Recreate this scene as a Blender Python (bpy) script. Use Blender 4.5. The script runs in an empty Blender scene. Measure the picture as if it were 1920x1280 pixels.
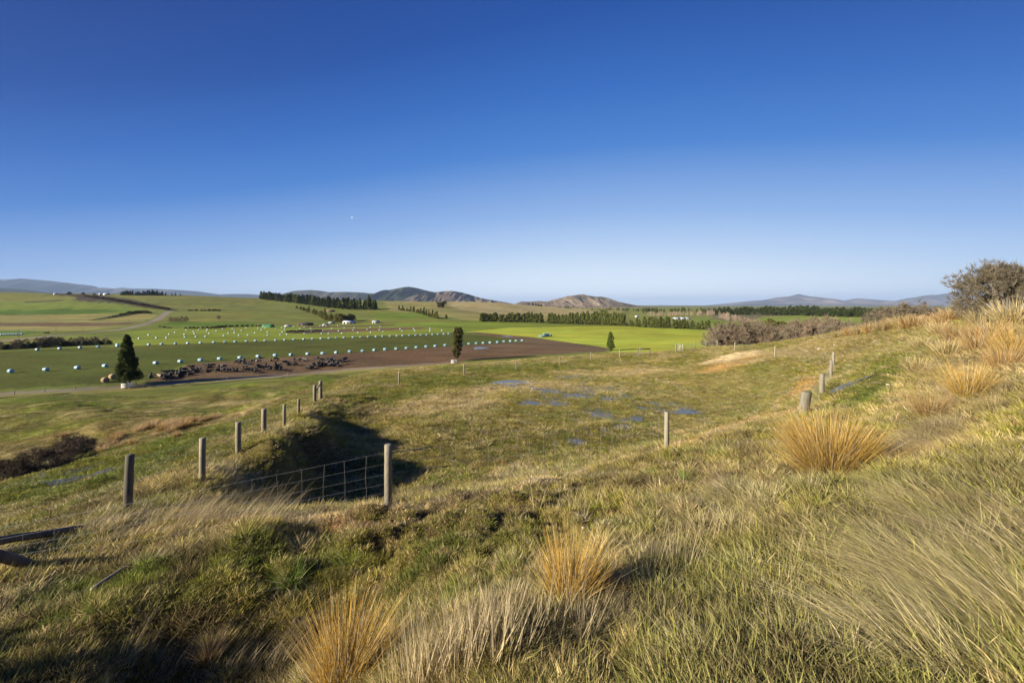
import bpy, math, random
import numpy as np
from mathutils import Vector, Matrix

random.seed(7); RNG = np.random.default_rng(7)
S = bpy.context.scene
COL = S.collection
R = math.radians

# ------------------------------------------------------------------ camera
F = 800.0; CX = 960.0; HY = 572.0            # focal length and horizon row, in pixels of a 1920 px wide picture
CAMZ = 0.0
cam = bpy.data.cameras.new('camera'); camo = bpy.data.objects.new('camera', cam); COL.objects.link(camo)
cam.sensor_width = 36.0; cam.lens = F / 1920 * 36.0
cam.shift_y = -(640 - HY) / 1920
cam.clip_start = 0.05; cam.clip_end = 120000
camo.location = (0, 0, CAMZ); camo.rotation_euler = (R(90), 0, 0)
S.camera = camo

# ------------------------------------------------------------------ sky and sun
SUN_EL = 20.5; SHADOW_AZ = 28.0               # shadows run towards +x, turned this much to +y
w = bpy.data.worlds.new('World'); S.world = w; w.use_nodes = True
nt = w.node_tree; nt.nodes.clear()
sky = nt.nodes.new('ShaderNodeTexSky'); sky.sky_type = 'NISHITA'; sky.sun_disc = False
sky.sun_elevation = R(SUN_EL)
sun_dir = Vector((-math.cos(R(SHADOW_AZ)) * math.cos(R(SUN_EL)), -math.sin(R(SHADOW_AZ)) * math.cos(R(SUN_EL)), math.sin(R(SUN_EL))))
sky.sun_rotation = math.atan2(sun_dir.x, sun_dir.y)
sky.altitude = 300; sky.air_density = 1.0; sky.dust_density = 0.3; sky.ozone_density = 3.0
bg = nt.nodes.new('ShaderNodeBackground'); bg.inputs[1].default_value = 0.115
wo = nt.nodes.new('ShaderNodeOutputWorld')
# the physical sky is graded towards the deep polarised blue of a wide lens on a clear winter day:
# a colour ramp over elevation, paler around the antisolar horizon (azimuth 12 degrees), mixed with the sky model
def sn(op, *a):
    n = nt.nodes.new('ShaderNodeMath'); n.operation = op
    for i, v in enumerate(a):
        if isinstance(v, (int, float)): n.inputs[i].default_value = v
        else: nt.links.new(v, n.inputs[i])
    return n.outputs[0]
tcw = nt.nodes.new('ShaderNodeTexCoord'); sx = nt.nodes.new('ShaderNodeSeparateXYZ'); nt.links.new(tcw.outputs['Generated'], sx.inputs[0])
hl = sn('SQRT', sn('ADD', sn('MULTIPLY', sx.outputs[0], sx.outputs[0]), sn('MULTIPLY', sx.outputs[1], sx.outputs[1])))
ca = sn('DIVIDE', sn('ADD', sn('MULTIPLY', sx.outputs[0], math.sin(R(12))), sn('MULTIPLY', sx.outputs[1], math.cos(R(12)))), sn('MAXIMUM', hl, 1e-4))
oc = sn('MINIMUM', sn('SUBTRACT', 1.0, ca), .9)
par = sn('ADD', sn('MULTIPLY', sx.outputs[2], sn('ADD', 1.0, sn('MULTIPLY', oc, .6))), sn('MULTIPLY', oc, .28))
rp = nt.nodes.new('ShaderNodeValToRGB'); nt.links.new(par, rp.inputs[0])
def s2l(c): return tuple(((v / 255 + .055) / 1.055) ** 2.4 if v > 10 else v / 255 / 12.92 for v in c)
SKY_GAIN = 4.06
SKYC = [(0, (262,270,272)), (.03, (248,260,270)), (.09, (212,231,252)), (.14, (180,207,243)), (.21, (140,178,232)), (.343, (64,127,208)), (.45, (36,102,190)), (.568, (10,75,162)), (.7, (5,62,146)), (1, (2,48,125))]
el = rp.color_ramp.elements
while len(el) > 1: el.remove(el[-1])
for i, (p_, c_) in enumerate(SKYC):
    e_ = el[0] if i == 0 else el.new(p_)
    e_.position = p_; e_.color = (*s2l(c_), 1)
gn = nt.nodes.new('ShaderNodeVectorMath'); gn.operation = 'SCALE'; gn.inputs['Scale'].default_value = SKY_GAIN; nt.links.new(rp.outputs[0], gn.inputs[0])
mxs = nt.nodes.new('ShaderNodeMix'); mxs.data_type = 'RGBA'; mxs.inputs[0].default_value = .03
nt.links.new(gn.outputs[0], mxs.inputs[6]); nt.links.new(sky.outputs[0], mxs.inputs[7]); nt.links.new(mxs.outputs[2], bg.inputs[0]); nt.links.new(bg.outputs[0], wo.inputs[0])
sl = bpy.data.lights.new('sun', 'SUN'); sl.energy = 5.0; sl.angle = R(0.53); sl.color = (1.0, 0.89, 0.72)
so = bpy.data.objects.new('sun', sl); COL.objects.link(so)
so.rotation_euler = sun_dir.to_track_quat('Z', 'Y').to_euler()
S.view_settings.view_transform = 'Standard'; S.view_settings.look = 'None'
S.view_settings.exposure = 1.1; S.view_settings.gamma = 1.0
S.cycles.use_denoising = True
S.cycles.volume_bounces = 0; S.cycles.max_bounces = 5; S.cycles.diffuse_bounces = 2
S.cycles.transparent_max_bounces = 6; S.cycles.caustics_reflective = False; S.cycles.caustics_refractive = False

# ------------------------------------------------------------------ small helpers
def tag(o, label=None, cat=None, group=None, kind=None):
    if label: o['label'] = label
    if cat: o['category'] = cat
    if group: o['group'] = group
    if kind: o['kind'] = kind
    return o
def empty(name, loc, rz=0, **k):
    o = bpy.data.objects.new(name, None); COL.objects.link(o)
    o.location = loc; o.rotation_euler = (0, 0, rz); o.empty_display_size = 0.2
    return tag(o, **k)
def link(name, me, parent=None, loc=(0, 0, 0), rz=0, **k):
    o = bpy.data.objects.new(name, me); COL.objects.link(o)
    o.location = loc; o.rotation_euler = (0, 0, rz)
    if parent: o.parent = parent
    return tag(o, **k)
def np_mesh(name, V, faces, mats=(), smooth=False, attrs=None):
    """faces: list of integer arrays (n,3) or (n,4)"""
    me = bpy.data.meshes.new(name)
    V = np.asarray(V, np.float32)
    faces = [np.asarray(f, np.int32) for f in faces if len(f)]
    loops = np.concatenate([f.ravel() for f in faces])
    tot = np.concatenate([np.full(len(f), f.shape[1], np.int32) for f in faces])
    me.vertices.add(len(V)); me.vertices.foreach_set('co', V.ravel())
    me.loops.add(len(loops)); me.loops.foreach_set('vertex_index', loops)
    me.polygons.add(len(tot))
    me.polygons.foreach_set('loop_start', np.concatenate([[0], np.cumsum(tot)[:-1]]).astype(np.int32))
    me.polygons.foreach_set('loop_total', tot)
    if smooth: me.polygons.foreach_set('use_smooth', np.ones(len(tot), bool))
    for an, (ty, arr) in (attrs or {}).items():
        a = me.attributes.new(an, ty, 'POINT')
        arr = np.asarray(arr, np.float32)
        if ty == 'FLOAT': a.data.foreach_set('value', arr.ravel())
        elif ty == 'FLOAT_COLOR': a.data.foreach_set('color', np.c_[arr, np.ones(len(arr))].astype(np.float32).ravel())
        elif ty == 'FLOAT_VECTOR': a.data.foreach_set('vector', arr.ravel())
        elif ty == 'INT': a.data.foreach_set('value', arr.astype(np.int32).ravel())
    me.update(calc_edges=True); me.validate()
    for m in mats: me.materials.append(m)
    return me
class MB:
    """collects verts and faces of boxes, tubes, slabs for one mesh"""
    def __init__(s): s.v = []; s.q = []; s.t = []; s.n = 0
    def add(s, V, Q=(), T=()):
        V = np.asarray(V, float); s.v.append(V)
        if len(Q): s.q.append(np.asarray(Q, int) + s.n)
        if len(T): s.t.append(np.asarray(T, int) + s.n)
        s.n += len(V)
    def box(s, c, d, rz=0, M=None):
        c = np.asarray(c, float); d = np.asarray(d, float) / 2
        P = np.array([[x, y, z] for z in (-1, 1) for x, y in ((-1, -1), (1, -1), (1, 1), (-1, 1))]) * d
        if M is not None: P = P @ np.asarray(M).T
        ca, sa = math.cos(rz), math.sin(rz)
        P = np.c_[P[:, 0] * ca - P[:, 1] * sa, P[:, 0] * sa + P[:, 1] * ca, P[:, 2]] + c
        s.add(P, [(3, 2, 1, 0), (4, 5, 6, 7), (0, 1, 5, 4), (1, 2, 6, 5), (2, 3, 7, 6), (3, 0, 4, 7)])
    def tube(s, pts, rad, n=6, cap=True, jit=0.0, rng=None):
        pts = np.asarray(pts, float); k = len(pts)
        rad = np.broadcast_to(np.asarray(rad, float), (k,))
        ring = []
        for i in range(k):
            d = pts[min(i + 1, k - 1)] - pts[max(i - 1, 0)]; d /= (np.linalg.norm(d) + 1e-9)
            a = np.cross(d, [0, 0, 1.0] if abs(d[2]) < .9 else [1.0, 0, 0]); a /= np.linalg.norm(a); b = np.cross(d, a)
            for j in range(n):
                th = 2 * math.pi * j / n
                rr = rad[i] * (1 + (rng.uniform(-jit, jit) if jit else 0))
                ring.append(pts[i] + rr * (math.cos(th) * a + math.sin(th) * b))
        Q = [(i * n + j, i * n + (j + 1) % n, (i + 1) * n + (j + 1) % n, (i + 1) * n + j) for i in range(k - 1) for j in range(n)]
        T = []
        if cap:
            ring.append(pts[0]); ring.append(pts[-1]); c0, c1 = k * n, k * n + 1
            T = [(c0, (j + 1) % n, j) for j in range(n)] + [(c1, (k - 1) * n + j, (k - 1) * n + (j + 1) % n) for j in range(n)]
        s.add(ring, Q, T)
    def mesh(s, name, mat, smooth=False, attrs=None):
        fs = []
        if s.q: fs.append(np.concatenate(s.q))
        if s.t: fs.append(np.concatenate(s.t))
        return np_mesh(name, np.concatenate(s.v), fs, [mat] if mat else [], smooth, attrs)
ONES = ['', 'first', 'second', 'third', 'fourth', 'fifth', 'sixth', 'seventh', 'eighth', 'ninth', 'tenth', 'eleventh', 'twelfth', 'thirteenth', 'fourteenth', 'fifteenth', 'sixteenth', 'seventeenth', 'eighteenth', 'nineteenth']
def ordinal(n):
    if n < 20: return ONES[n]
    t = n // 10; tw = {2: ('twenty', 'twentieth'), 3: ('thirty', 'thirtieth'), 4: ('forty', 'fortieth'), 5: ('fifty', 'fiftieth'), 6: ('sixty', 'sixtieth'), 7: ('seventy', 'seventieth'), 8: ('eighty', 'eightieth'), 9: ('ninety', 'ninetieth')}[t]
    return tw[1] if n % 10 == 0 else tw[0] + '-' + ONES[n % 10]

# ------------------------------------------------------------------ numpy noise
def _h(ix, iy, s):
    n = (ix.astype(np.int64) * 374761393 + iy.astype(np.int64) * 668265263 + s * 1442695041) & 0x7fffffff
    n = ((n ^ (n >> 13)) * 1274126177) & 0x7fffffff
    return ((n ^ (n >> 16)) & 0xffffff) / float(0xffffff)
def vnoise(x, y, s=0):
    ix = np.floor(x); iy = np.floor(y); fx = x - ix; fy = y - iy
    fx = fx * fx * (3 - 2 * fx); fy = fy * fy * (3 - 2 * fy)
    a = _h(ix, iy, s); b = _h(ix + 1, iy, s); c = _h(ix, iy + 1, s); d = _h(ix + 1, iy + 1, s)
    return (a + (b - a) * fx) * (1 - fy) + (c + (d - c) * fx) * fy
def fbm(x, y, o=4, s=0):
    t = 0; a = 1; n = 0
    for i in range(o):
        t = t + a * (vnoise(x * 2 ** i + 17.3 * i, y * 2 ** i - 9.1 * i, s + i) * 2 - 1); n += a; a *= .5
    return t / n
def ss(a, b, x):
    t = np.clip((x - a) / (b - a), 0, 1); return t * t * (3 - 2 * t)

# ------------------------------------------------------------------ terrain: control points (px, py, depth)
CP = [
 # near slope the camera stands on
 (1920,1280,1.75),(1600,1280,1.85),(1280,1280,1.95),(960,1280,2.05),(780,1270,2.25),(640,1280,2.75),(300,1280,3.7),(0,1280,3.3),(-300,1280,3.3),
 (1600,1100,2.7),(1400,1000,4.0),(1150,1052,3.7),(1280,1020,3.9),(1010,1110,3.1),(880,1170,2.75),(1500,950,4.6),(1700,900,4.8),(1920,1000,3.0),(1920,800,6.0),
 (1050,1000,4.9),(900,1060,4.3),(1000,960,5.9),(800,1000,5.7),(728,958,6.9),(640,975,6.5),(500,1000,5.8),(300,1015,6.0),(0,1050,5.6),(560,1030,5.5),
 (150,1240,3.55),(350,1130,4.35),(480,1065,4.9),(100,1130,4.4),
 (330,1255,3.85),(480,1175,4.35),(600,1110,4.7),(700,1050,5.25),(760,1150,3.9),
 # left fence on its bank
 (238,964,7.3),(379,902,9.5),(447,850,13.0),(495,814,15.5),(524,836,13.2),(533,799,17.6),(560,779,20.2),(585,800,17.2),(590,753,25.5),(600,745,27),
 (748,721,33.33),(870,703,37.88),(968,694,40.68),(1049,684,44.40),(1108,676,47.82),(1162,670,50.71),(1205,666,52.78),
 (450,930,9.6),(470,955,8.8),(500,930,10.9),(540,955,9.7),(560,920,12.6),(600,950,11.2),(660,948,12.2),(480,895,11.6),(430,885,11.3),
 # right fence
 (1250,845,10.3),(1000,905,8.3),(1380,806,12.0),(1503,778,13.2),(1541,740,17),(1558,708,23),(1562,686,27),(1453,670,35),(1378,657,46),
 # hollow
 (600,885,15.41),(640,900,14.87),(690,915,14.23),(760,905,14.66),(900,880,15.84),(1000,852,17.44),(1130,835,18.51),(700,850,17.55),(800,800,21.40),(640,832,18.73),(620,800,21.40),(630,770,24.61),(700,745,28.89),(900,770,24.61),
 (1000,760,26.00),(1150,752,27.07),(1280,752,27.07),(1200,712,34.88),(1080,722,32.53),(1120,820,19.69),(1300,795,21.83),(1000,712,35.84),(1120,698,40.66),(850,720,33.71),
 (1400,672,40),(1350,666,45),(1440,676,37),(1450,740,25.5),(1400,700,32),(1500,715,24.5),(1300,690,40),(1440,780,18.5),(1520,700,27),
 # dip between shoulder and fence
 (1400,885,7.0),(1300,900,7.3),(1100,925,7.3),(1200,960,5.9),(1450,805,10.5),(1560,890,6.5),(1640,760,12),(1600,740,15),(1700,700,15),(1650,668,22),(1745,785,8.8),(1815,742,9.5),(1885,690,11),(1560,660,33),
 # right ridge crest
 (1920,590,22),(1830,593,28),(1700,606,36),(1600,622,44),(1530,634,48),(1470,645,52),(1400,652,57),(1340,656,63),(1780,640,17),(1850,620,17),
 # crest beyond the far fence
 (1250,659,60.03),(1150,661,58.99),(1000,673,52.78),(850,684,46.06),(700,699,41.40),
 # left slope
 (0,1000,8.5),(100,900,14),(250,850,17),(60,895,15.5),(180,880,15),(0,905,15.5),(100,872,22),(0,888,20.5),(200,842,25),(300,802,31),(380,790,33.5),(430,770,38),(480,760,42),(330,850,14.5),(430,800,21),(500,775,27),
 (0,800,37),(150,790,37),(0,765,52),(150,755,56),(300,770,46),(300,748,66),(420,742,60),(450,722,88),(560,715,80),(0,748,76),(150,740,80),(600,703,105),
 # hills behind
 (0,549,1250),(100,550,1250),(200,552,1250),(300,552,1250),(420,557,1300),(480,559,1350),(560,561,1400),(650,563,1400),(750,565,1400),(850,565.5,1400),(920,566.5,1400),(980,571,1400),(1040,578,1300),(1100,583,1200),
 (0,562,900),(0,580,650),(0,604,430),(150,604,440),(150,570,750),(310,583,650),(480,582,680),(480,570,950),(660,582,750),(800,582,700),(800,573,1000),(900,590,650),(620,598,540),
 (1460,592,820),(1560,592,820),(1650,597,760),
]
WP = [ # world points (x, y, z)
 (0,0,-1.62),(1.2,0.6,-1.5),(3,0,-1.35),(6,0,-.9),(12,2,-.2),(-2,0,-2.3),(-5,0,-3.3),(-10,0,-4.5),(-20,5,-7),(0,-5,-1.3),(8,-8,.3),(-8,-8,-3.2),(0,-20,-.5),(20,-15,1.5),(-25,-15,-7),(25,8,.6),(40,20,.5),(40,-20,2),(-40,-30,-10),(-50,10,-11),(-30,12,-8.3),
 (0,-60,-3),(60,-40,0),(-60,-60,-13),(80,30,-3),(52,48,-6),(50,70,-14),(30,85,-13),(0,85,-13.5),(12,95,-16),(-25,80,-15),(-60,60,-15),(45,60,-8.5),(70,60,-10),
 (0,-200,-10),(200,-200,-10),(-200,-200,-18),(-200,0,-18),(200,0,-8),(120,40,-9),
]
far = []
for th in range(-75, 80, 10):
    for r in (125, 170, 230, 320, 430):
        if r < 140 and -5 < th < 60: continue
        x, y = r * math.sin(R(th)), r * math.cos(R(th)); far.append((x, y, -20))
for th in range(5, 80, 12):
    for r in (620, 1000): far.append((r * math.sin(R(th)), r * math.cos(R(th)), -20))
for th in range(-170, 180, 20):
    for r in (2600, 6000, 20000, 50000): far.append((r * math.sin(R(th)), r * math.cos(R(th)), -20 if abs(th) < 90 else -20))
P3 = np.array([((px - CX) / F * d, d, -(py - HY) / F * d) for px, py, d in CP] + WP + far)
def warp(x, y):
    r = np.sqrt(x * x + y * y)
    return np.arctan2(x, y) * 1.7, np.log(r + 0.9)
U, V_ = warp(P3[:, 0], P3[:, 1])
# scaled heights keep the far field from swinging the near one
def kern(d2): return d2 * np.log(d2 + 1e-12) * .5
n_ = len(P3)
A = np.zeros((n_ + 3, n_ + 3)); D2 = (U[:, None] - U) ** 2 + (V_[:, None] - V_) ** 2
A[:n_, :n_] = kern(D2) + np.eye(n_) * 2e-4
A[:n_, n_:] = np.c_[np.ones(n_), U, V_]; A[n_:, :n_] = A[:n_, n_:].T
W = np.linalg.solve(A, np.r_[P3[:, 2], 0, 0, 0])
th_f = np.linspace(-62, 62, 860)
TH = np.concatenate([np.arange(-180, -62, 3.0), th_f, np.arange(64, 181, 3.0)]); TH[-1] = 180.0
TH = np.radians(TH)
RR = np.concatenate([np.geomspace(0.04, 0.7, 14)[:-1], np.geomspace(0.7, 900, 600)[:-1], np.geomspace(900, 60000, 110)])
TT, RG = np.meshgrid(TH, RR, indexing='ij')
GX, GY = RG * np.sin(TT), RG * np.cos(TT)
gu, gv = warp(GX, GY)
GZ = np.empty(GX.shape)
for i in range(0, len(TH), 24):
    a, b = gu[i:i + 24].ravel(), gv[i:i + 24].ravel()
    k = kern((a[:, None] - U) ** 2 + (b[:, None] - V_) ** 2)
    GZ[i:i + 24] = (k @ W[:n_] + W[n_] + W[n_ + 1] * a + W[n_ + 2] * b).reshape(GZ[i:i + 24].shape)
# behind the viewpoint: one plain slope falling to the left
zb = np.clip(-1.62 + np.where(GX < 0, .30, .16) * GX, -20, 3); zb = zb + (-20 - zb) * ss(300, 900, RG)
bw = ss(92, 125, np.degrees(np.abs(TT))); bw = np.maximum(bw, 1 - ss(.35, .9, RG)); GZ = GZ * (1 - bw) + zb * bw
# the plain is flat
plain = ss(130, 165, RG) * (1 - ss(380, 480, RG)) * ss(-1.4, -1.2, TT) * (1 - ss(1.2, 1.4, TT))
GZ = GZ * (1 - plain) + (-20) * plain
# wet floor of the hollow is level
def ell(x, y, cx, cy, rx, ry, soft=.35):
    d = np.sqrt(((x - cx) / rx) ** 2 + ((y - cy) / ry) ** 2); return 1 - ss(1 - soft, 1 + soft, d)
wetm = ell(GX, GY, 6.6, 29.7, 7.2, 7.6); GZ = GZ * (1 - wetm) + (-6.1) * wetm
wet2 = ell(GX, GY, -15.5, 13.9, 3.4, 1.3, .5)
wet3 = ell(GX, GY, 3.6, 19.8, 3.0, 2.0, .5); GZ = GZ * (1 - wet3) + (-6.1) * wet3
# undulations
nearw = 1 - ss(60, 120, RG)
slopeL = ss(24, 34, -GX * 0.9 + GY * .35) * (1 - ss(95, 118, RG)) * ss(25, 40, RG)
GZ += slopeL * (fbm(GX / 9 + .4 * GY / 9, GY / 5, 3, 3) * .75 + fbm(GX / 2.2, GY / 2.2, 2, 4) * .16)
calm = 1 - .75 * np.maximum(wetm, wet3)
GZ += nearw * calm * (fbm(GX / 1.7, GY / 1.7, 3, 11) * .085 * ss(1.5, 6, RG) + fbm(GX / .5, GY / .5, 3, 21) * .075 * (1 - ss(22, 45, RG)))
GZ += np.maximum(wetm, wet3) * (fbm(GX / 2.4, GY / 2.4, 2, 61) * .05 + fbm(GX / .45, GY / .45, 2, 62) * .035)
hum = np.maximum(ell(GX, GY, 1.0, 5.6, 4.5, 2.2, .4), 0) * ss(2.2, 3.5, RG)
GZ += nearw * (1 - ss(14, 26, RG)) * fbm(GX / .16, GY / .16, 2, 31) * .022
GZ += hum * (np.abs(fbm(GX / .42, GY / .42, 3, 33)) ** .8 * .36 - .11)
GZ += (1 - hum) * ss(2.5, 5, RG) * (1 - ss(40, 70, RG)) * calm * fbm(GX / .75, GY / .55, 2, 34) * .07
sl2 = (1 - ss(60, 100, RG)) * ss(.5, 4, -(GX + 6.2) - .33 * (GY - 7)) * ss(7, 10, RG)
ca_, sa_ = math.cos(R(35)), math.sin(R(35)); ux, uy = GX * ca_ + GY * sa_, -GX * sa_ + GY * ca_
GZ += sl2 * fbm(ux / 3.5, uy / .8, 3, 35) * .22
hillw = ss(480, 800, RG) * (1 - ss(2500, 4000, RG))
GZ += hillw * fbm(GX / 190, GY / 190, 4, 41) * 2.2
def H(x, y):
    x = np.asarray(x, float); y = np.asarray(y, float)
    th = np.arctan2(x, y); r = np.clip(np.sqrt(x * x + y * y), RR[0], RR[-1] * .999)
    i = np.clip(np.searchsorted(TH, th) - 1, 0, len(TH) - 2); j = np.clip(np.searchsorted(RR, r) - 1, 0, len(RR) - 2)
    a = (th - TH[i]) / (TH[i + 1] - TH[i]); b = (r - RR[j]) / (RR[j + 1] - RR[j])
    return (GZ[i, j] * (1 - a) + GZ[i + 1, j] * a) * (1 - b) + (GZ[i, j + 1] * (1 - a) + GZ[i + 1, j + 1] * a) * b
_t = np.geomspace(1.2, 30000, 5000)
def G(px, py, tmin=0):
    """the ground point seen at a pixel"""
    t = _t[_t >= tmin] if tmin else _t
    dx, dz = (px - CX) / F, -(py - HY) / F
    d = dz * t - H(dx * t, t)
    k = np.argmax(d < 0)
    if not (d < 0).any(): k = len(t) - 1
    if k:
        a = d[k - 1] / (d[k - 1] - d[k] + 1e-9); tt = t[k - 1] + a * (t[k] - t[k - 1])
    else: tt = t[0]
    return Vector((dx * tt, tt, float(H(dx * tt, tt))))
def at(px, py, Y): return Vector(((px - CX) / F * Y, Y, -(py - HY) / F * Y))
def onG(px, Y, dz=0.0):
    x = (px - CX) / F * Y; return Vector((x, Y, float(H(x, Y)) + dz))

# ------------------------------------------------------------------ land cover
C = dict(pasture=(.155,.175,.036), lime=(.20,.245,.030), green=(.115,.175,.022), crop=(.100,.115,.022), soil=(.150,.098,.052), plough=(.085,.062,.042),
         tan=(.36,.29,.115), tanG=(.26,.235,.075), road=(.25,.21,.155), olive=(.22,.19,.038), nearG=(.145,.165,.026), scrub=(.055,.048,.030), darkG=(.05,.062,.018),
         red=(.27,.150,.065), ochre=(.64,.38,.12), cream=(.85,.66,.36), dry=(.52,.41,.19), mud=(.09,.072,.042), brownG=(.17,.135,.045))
gcol = np.zeros(GX.shape + (3,)); gcol[:] = C['pasture']
gdry = np.full(GX.shape, .35); glen = np.full(GX.shape, .8)   # how dry, how long the grass is
grough = np.full(GX.shape, .5)
def mixc(m, c, dry=None, ln=None, rough=None):
    global gcol, gdry, glen, grough
    gcol = gcol * (1 - m[..., None]) + np.array(c) * m[..., None]
    if dry is not None: gdry = gdry * (1 - m) + dry * m
    if ln is not None: glen = glen * (1 - m) + ln * m
    if rough is not None: grough = grough * (1 - m) + rough * m
def poly_mask(pts, wob=0.0, sc=10.0):
    P = np.array([(p.x, p.y) for p in pts])
    out = np.zeros(GX.shape, bool)
    th = np.arctan2(P[:, 0], P[:, 1]); r = np.hypot(P[:, 0], P[:, 1])
    i0, i1 = np.searchsorted(TH, [th.min() - .02, th.max() + .02]); j0, j1 = np.searchsorted(RR, [r.min() * .8, r.max() * 1.1])
    x = GX[i0:i1, j0:j1]; y = GY[i0:i1, j0:j1]
    if wob: x = x + fbm(x / sc, y / sc, 3, 5) * wob; y = y + fbm(x / sc + 9, y / sc + 4, 3, 6) * wob
    ins = np.zeros(x.shape, bool); n = len(P)
    for a in range(n):
        x1, y1 = P[a]; x2, y2 = P[(a + 1) % n]
        if y1 == y2: continue
        ins ^= ((y1 > y) != (y2 > y)) & (x < (x2 - x1) * (y - y1) / (y2 - y1) + x1)
    out[i0:i1, j0:j1] = ins
    return out.astype(float)
def field(px, c, wob=2.0, sc=20, **k): mixc(poly_mask([G(a, b) for a, b in px], wob, sc), c, **k)
def strip(px, wpx, c, **k):
    """a band along a pixel polyline, wpx = half width in metres at each node"""
    pts = [G(a, b) for a, b in px]; m = np.zeros(GX.shape)
    for (p, q), (wa, wb) in zip(zip(pts, pts[1:]), zip(wpx, wpx[1:])):
        ax, ay, bx, by = p.x, p.y, q.x, q.y; L2 = (bx - ax) ** 2 + (by - ay) ** 2
        t = np.clip(((GX - ax) * (bx - ax) + (GY - ay) * (by - ay)) / L2, 0, 1)
        d = np.hypot(GX - ax - t * (bx - ax), GY - ay - t * (by - ay)); ww = wa + (wb - wa) * t
        m = np.maximum(m, 1 - ss(.75, 1.25, d / ww))
    mixc(m, c, **k); return m
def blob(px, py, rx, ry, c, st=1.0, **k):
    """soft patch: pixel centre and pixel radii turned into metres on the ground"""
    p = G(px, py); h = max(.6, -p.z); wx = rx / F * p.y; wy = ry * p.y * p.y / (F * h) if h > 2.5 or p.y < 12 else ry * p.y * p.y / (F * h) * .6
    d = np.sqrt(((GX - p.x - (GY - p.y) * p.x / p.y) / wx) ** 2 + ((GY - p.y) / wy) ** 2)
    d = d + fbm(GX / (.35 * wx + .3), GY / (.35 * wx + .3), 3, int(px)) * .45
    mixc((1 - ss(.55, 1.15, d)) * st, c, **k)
# hills
v = ss(-.35, .45, fbm(GX / 260, GY / 120, 4, 71)); mixc(v * ss(450, 600, RG) * .55, (.22, .20, .055))
field([(720,566),(1180,572),(1150,600),(900,601),(850,596),(760,590),(720,580)], C['tanG'], 15, 60)
field([(830,567),(1000,572),(1120,586),(1010,592),(900,586),(850,578)], (.36,.30,.13), 15, 60)
field([(480,562),(720,566),(740,596),(560,606),(480,600)], (.165,.185,.040), 10, 60)
field([(700,585),(800,586),(835,598),(700,600)], (.14,.19,.026), 6, 40)
field([(-300,552),(130,551.5),(148,559),(130,563),(-300,567)], C['plough'], 4, 40)
field([(-300,567),(140,563.5),(235,571),(282,581),(230,590),(-300,592)], (.155,.195,.032), 4, 40)
field([(-300,590),(240,588),(292,590),(268,604),(-300,605)], C['tanG'], 6, 40)
field([(-300,582),(180,580),(240,581),(170,589),(-300,591)], (.085,.145,.02), 6, 40)
field([(-300,605),(236,604.5),(262,606.5),(180,611),(-300,612)], C['soil'], 3, 30)
field([(-300,612),(180,611),(240,612),(160,619),(-300,630)], C['tanG'], 3, 30)
field([(-300,618),(60,620),(100,622),(0,632),(-300,645)], (.10,.16,.03), 3, 30)
strip([(112,551),(160,554),(205,561),(250,568),(290,576),(322,581)], [22,26,26,20,14,8], (.060,.045,.030))
strip([(175,600),(215,594),(245,588),(285,586)], [5,9,10,6], C['darkG'])
strip([(318,582),(345,582),(420,582)], [6,5,4], (.07,.055,.035))
field([(320,603),(480,604),(480,611),(260,614),(300,608)], C['green'], 2, 30)
# plain
field([(120,630),(240,622),(300,616),(480,612),(860,605),(860,622),(480,640),(240,649),(210,645)], C['lime'], 2, 25)
field([(-300,650),(0,645),(120,632),(230,624),(255,634),(200,640),(0,655),(-300,665)], (.16,.18,.038), 2, 25)
field([(480,611),(860,603),(905,602),(1165,611.5),(1000,612.5),(875,622),(855,622),(800,612),(560,618)], (.17,.22,.028), 3, 30)
field([(870,622.5),(960,614),(1165,610.5),(1345,615),(1360,655),(1240,664),(1145,653),(1000,632)], (.37,.40,.045), 2, 30)
field([(535,623),(562,619),(700,615),(785,613),(815,615.5),(760,618),(640,623),(560,625)], C['soil'], 1, 15)
field([(563,613),(640,610.5),(745,608),(735,610.5),(640,613.5),(570,615.5)], C['soil'], 1, 15)
crop = [(-300,690),(0,659),(240,648.5),(480,640),(690,631),(860,624),(900,628),(990,638.5),(860,648),(640,664),(480,674),(345,684),(285,712),(0,730),(-300,752)]
field(crop, C['crop'], 1.2, 12, rough=1.6)
field([(270,716),(330,700),(348,683),(480,673),(640,663),(860,648),(990,639),(872,623.5),(890,622.5),(1000,632.5),(1148,653.5),(1130,659),(1000,666),(880,674),(850,679),(640,694),(480,706),(340,716)], C['soil'], 1.0, 10, rough=1.3)
strip([(-60,747),(0,741),(120,735),(230,728),(360,718),(480,710),(652,695),(800,684.5),(860,681)], [3.6]*9, C['tanG'])
strip([(-60,743),(0,738),(120,731.5),(230,725),(360,715.5),(480,707),(652,692.5),(800,682.5),(860,679)], [1.5]*9, C['road'], rough=.2)
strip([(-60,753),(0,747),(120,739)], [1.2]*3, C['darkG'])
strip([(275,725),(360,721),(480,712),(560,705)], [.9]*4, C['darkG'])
strip([(-80,645),(0,639.5),(50,634.5),(100,629),(160,624),(225,618),(270,608),(300,596),(310,588),(318,583)], [4.5,4.2,3.8,3.4,3,3,3.4,3.8,3.8,3], C['road'], rough=.2)
strip([(0,655),(100,650),(210,645)], [2.2,2.2,1.6], C['brownG'])
strip([(700,652),(860,644)], [1,1], C['crop'])
field([(1180,577),(1950,577),(1950,640),(1600,612),(1400,622),(1340,619),(1180,608)], (.20,.215,.05), 15, 60)
field([(1320,577),(1950,577),(1950,586),(1320,584)], (.17,.15,.07), 15, 60)
field([(1300,596),(1420,606),(1400,618),(1300,612)], (.18,.24,.035), 8, 40)
# hill on the right behind the belts
field([(1395,604),(1430,594),(1560,590),(1650,597),(1600,606),(1480,606)], (.22,.26,.045), 5, 40)
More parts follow.
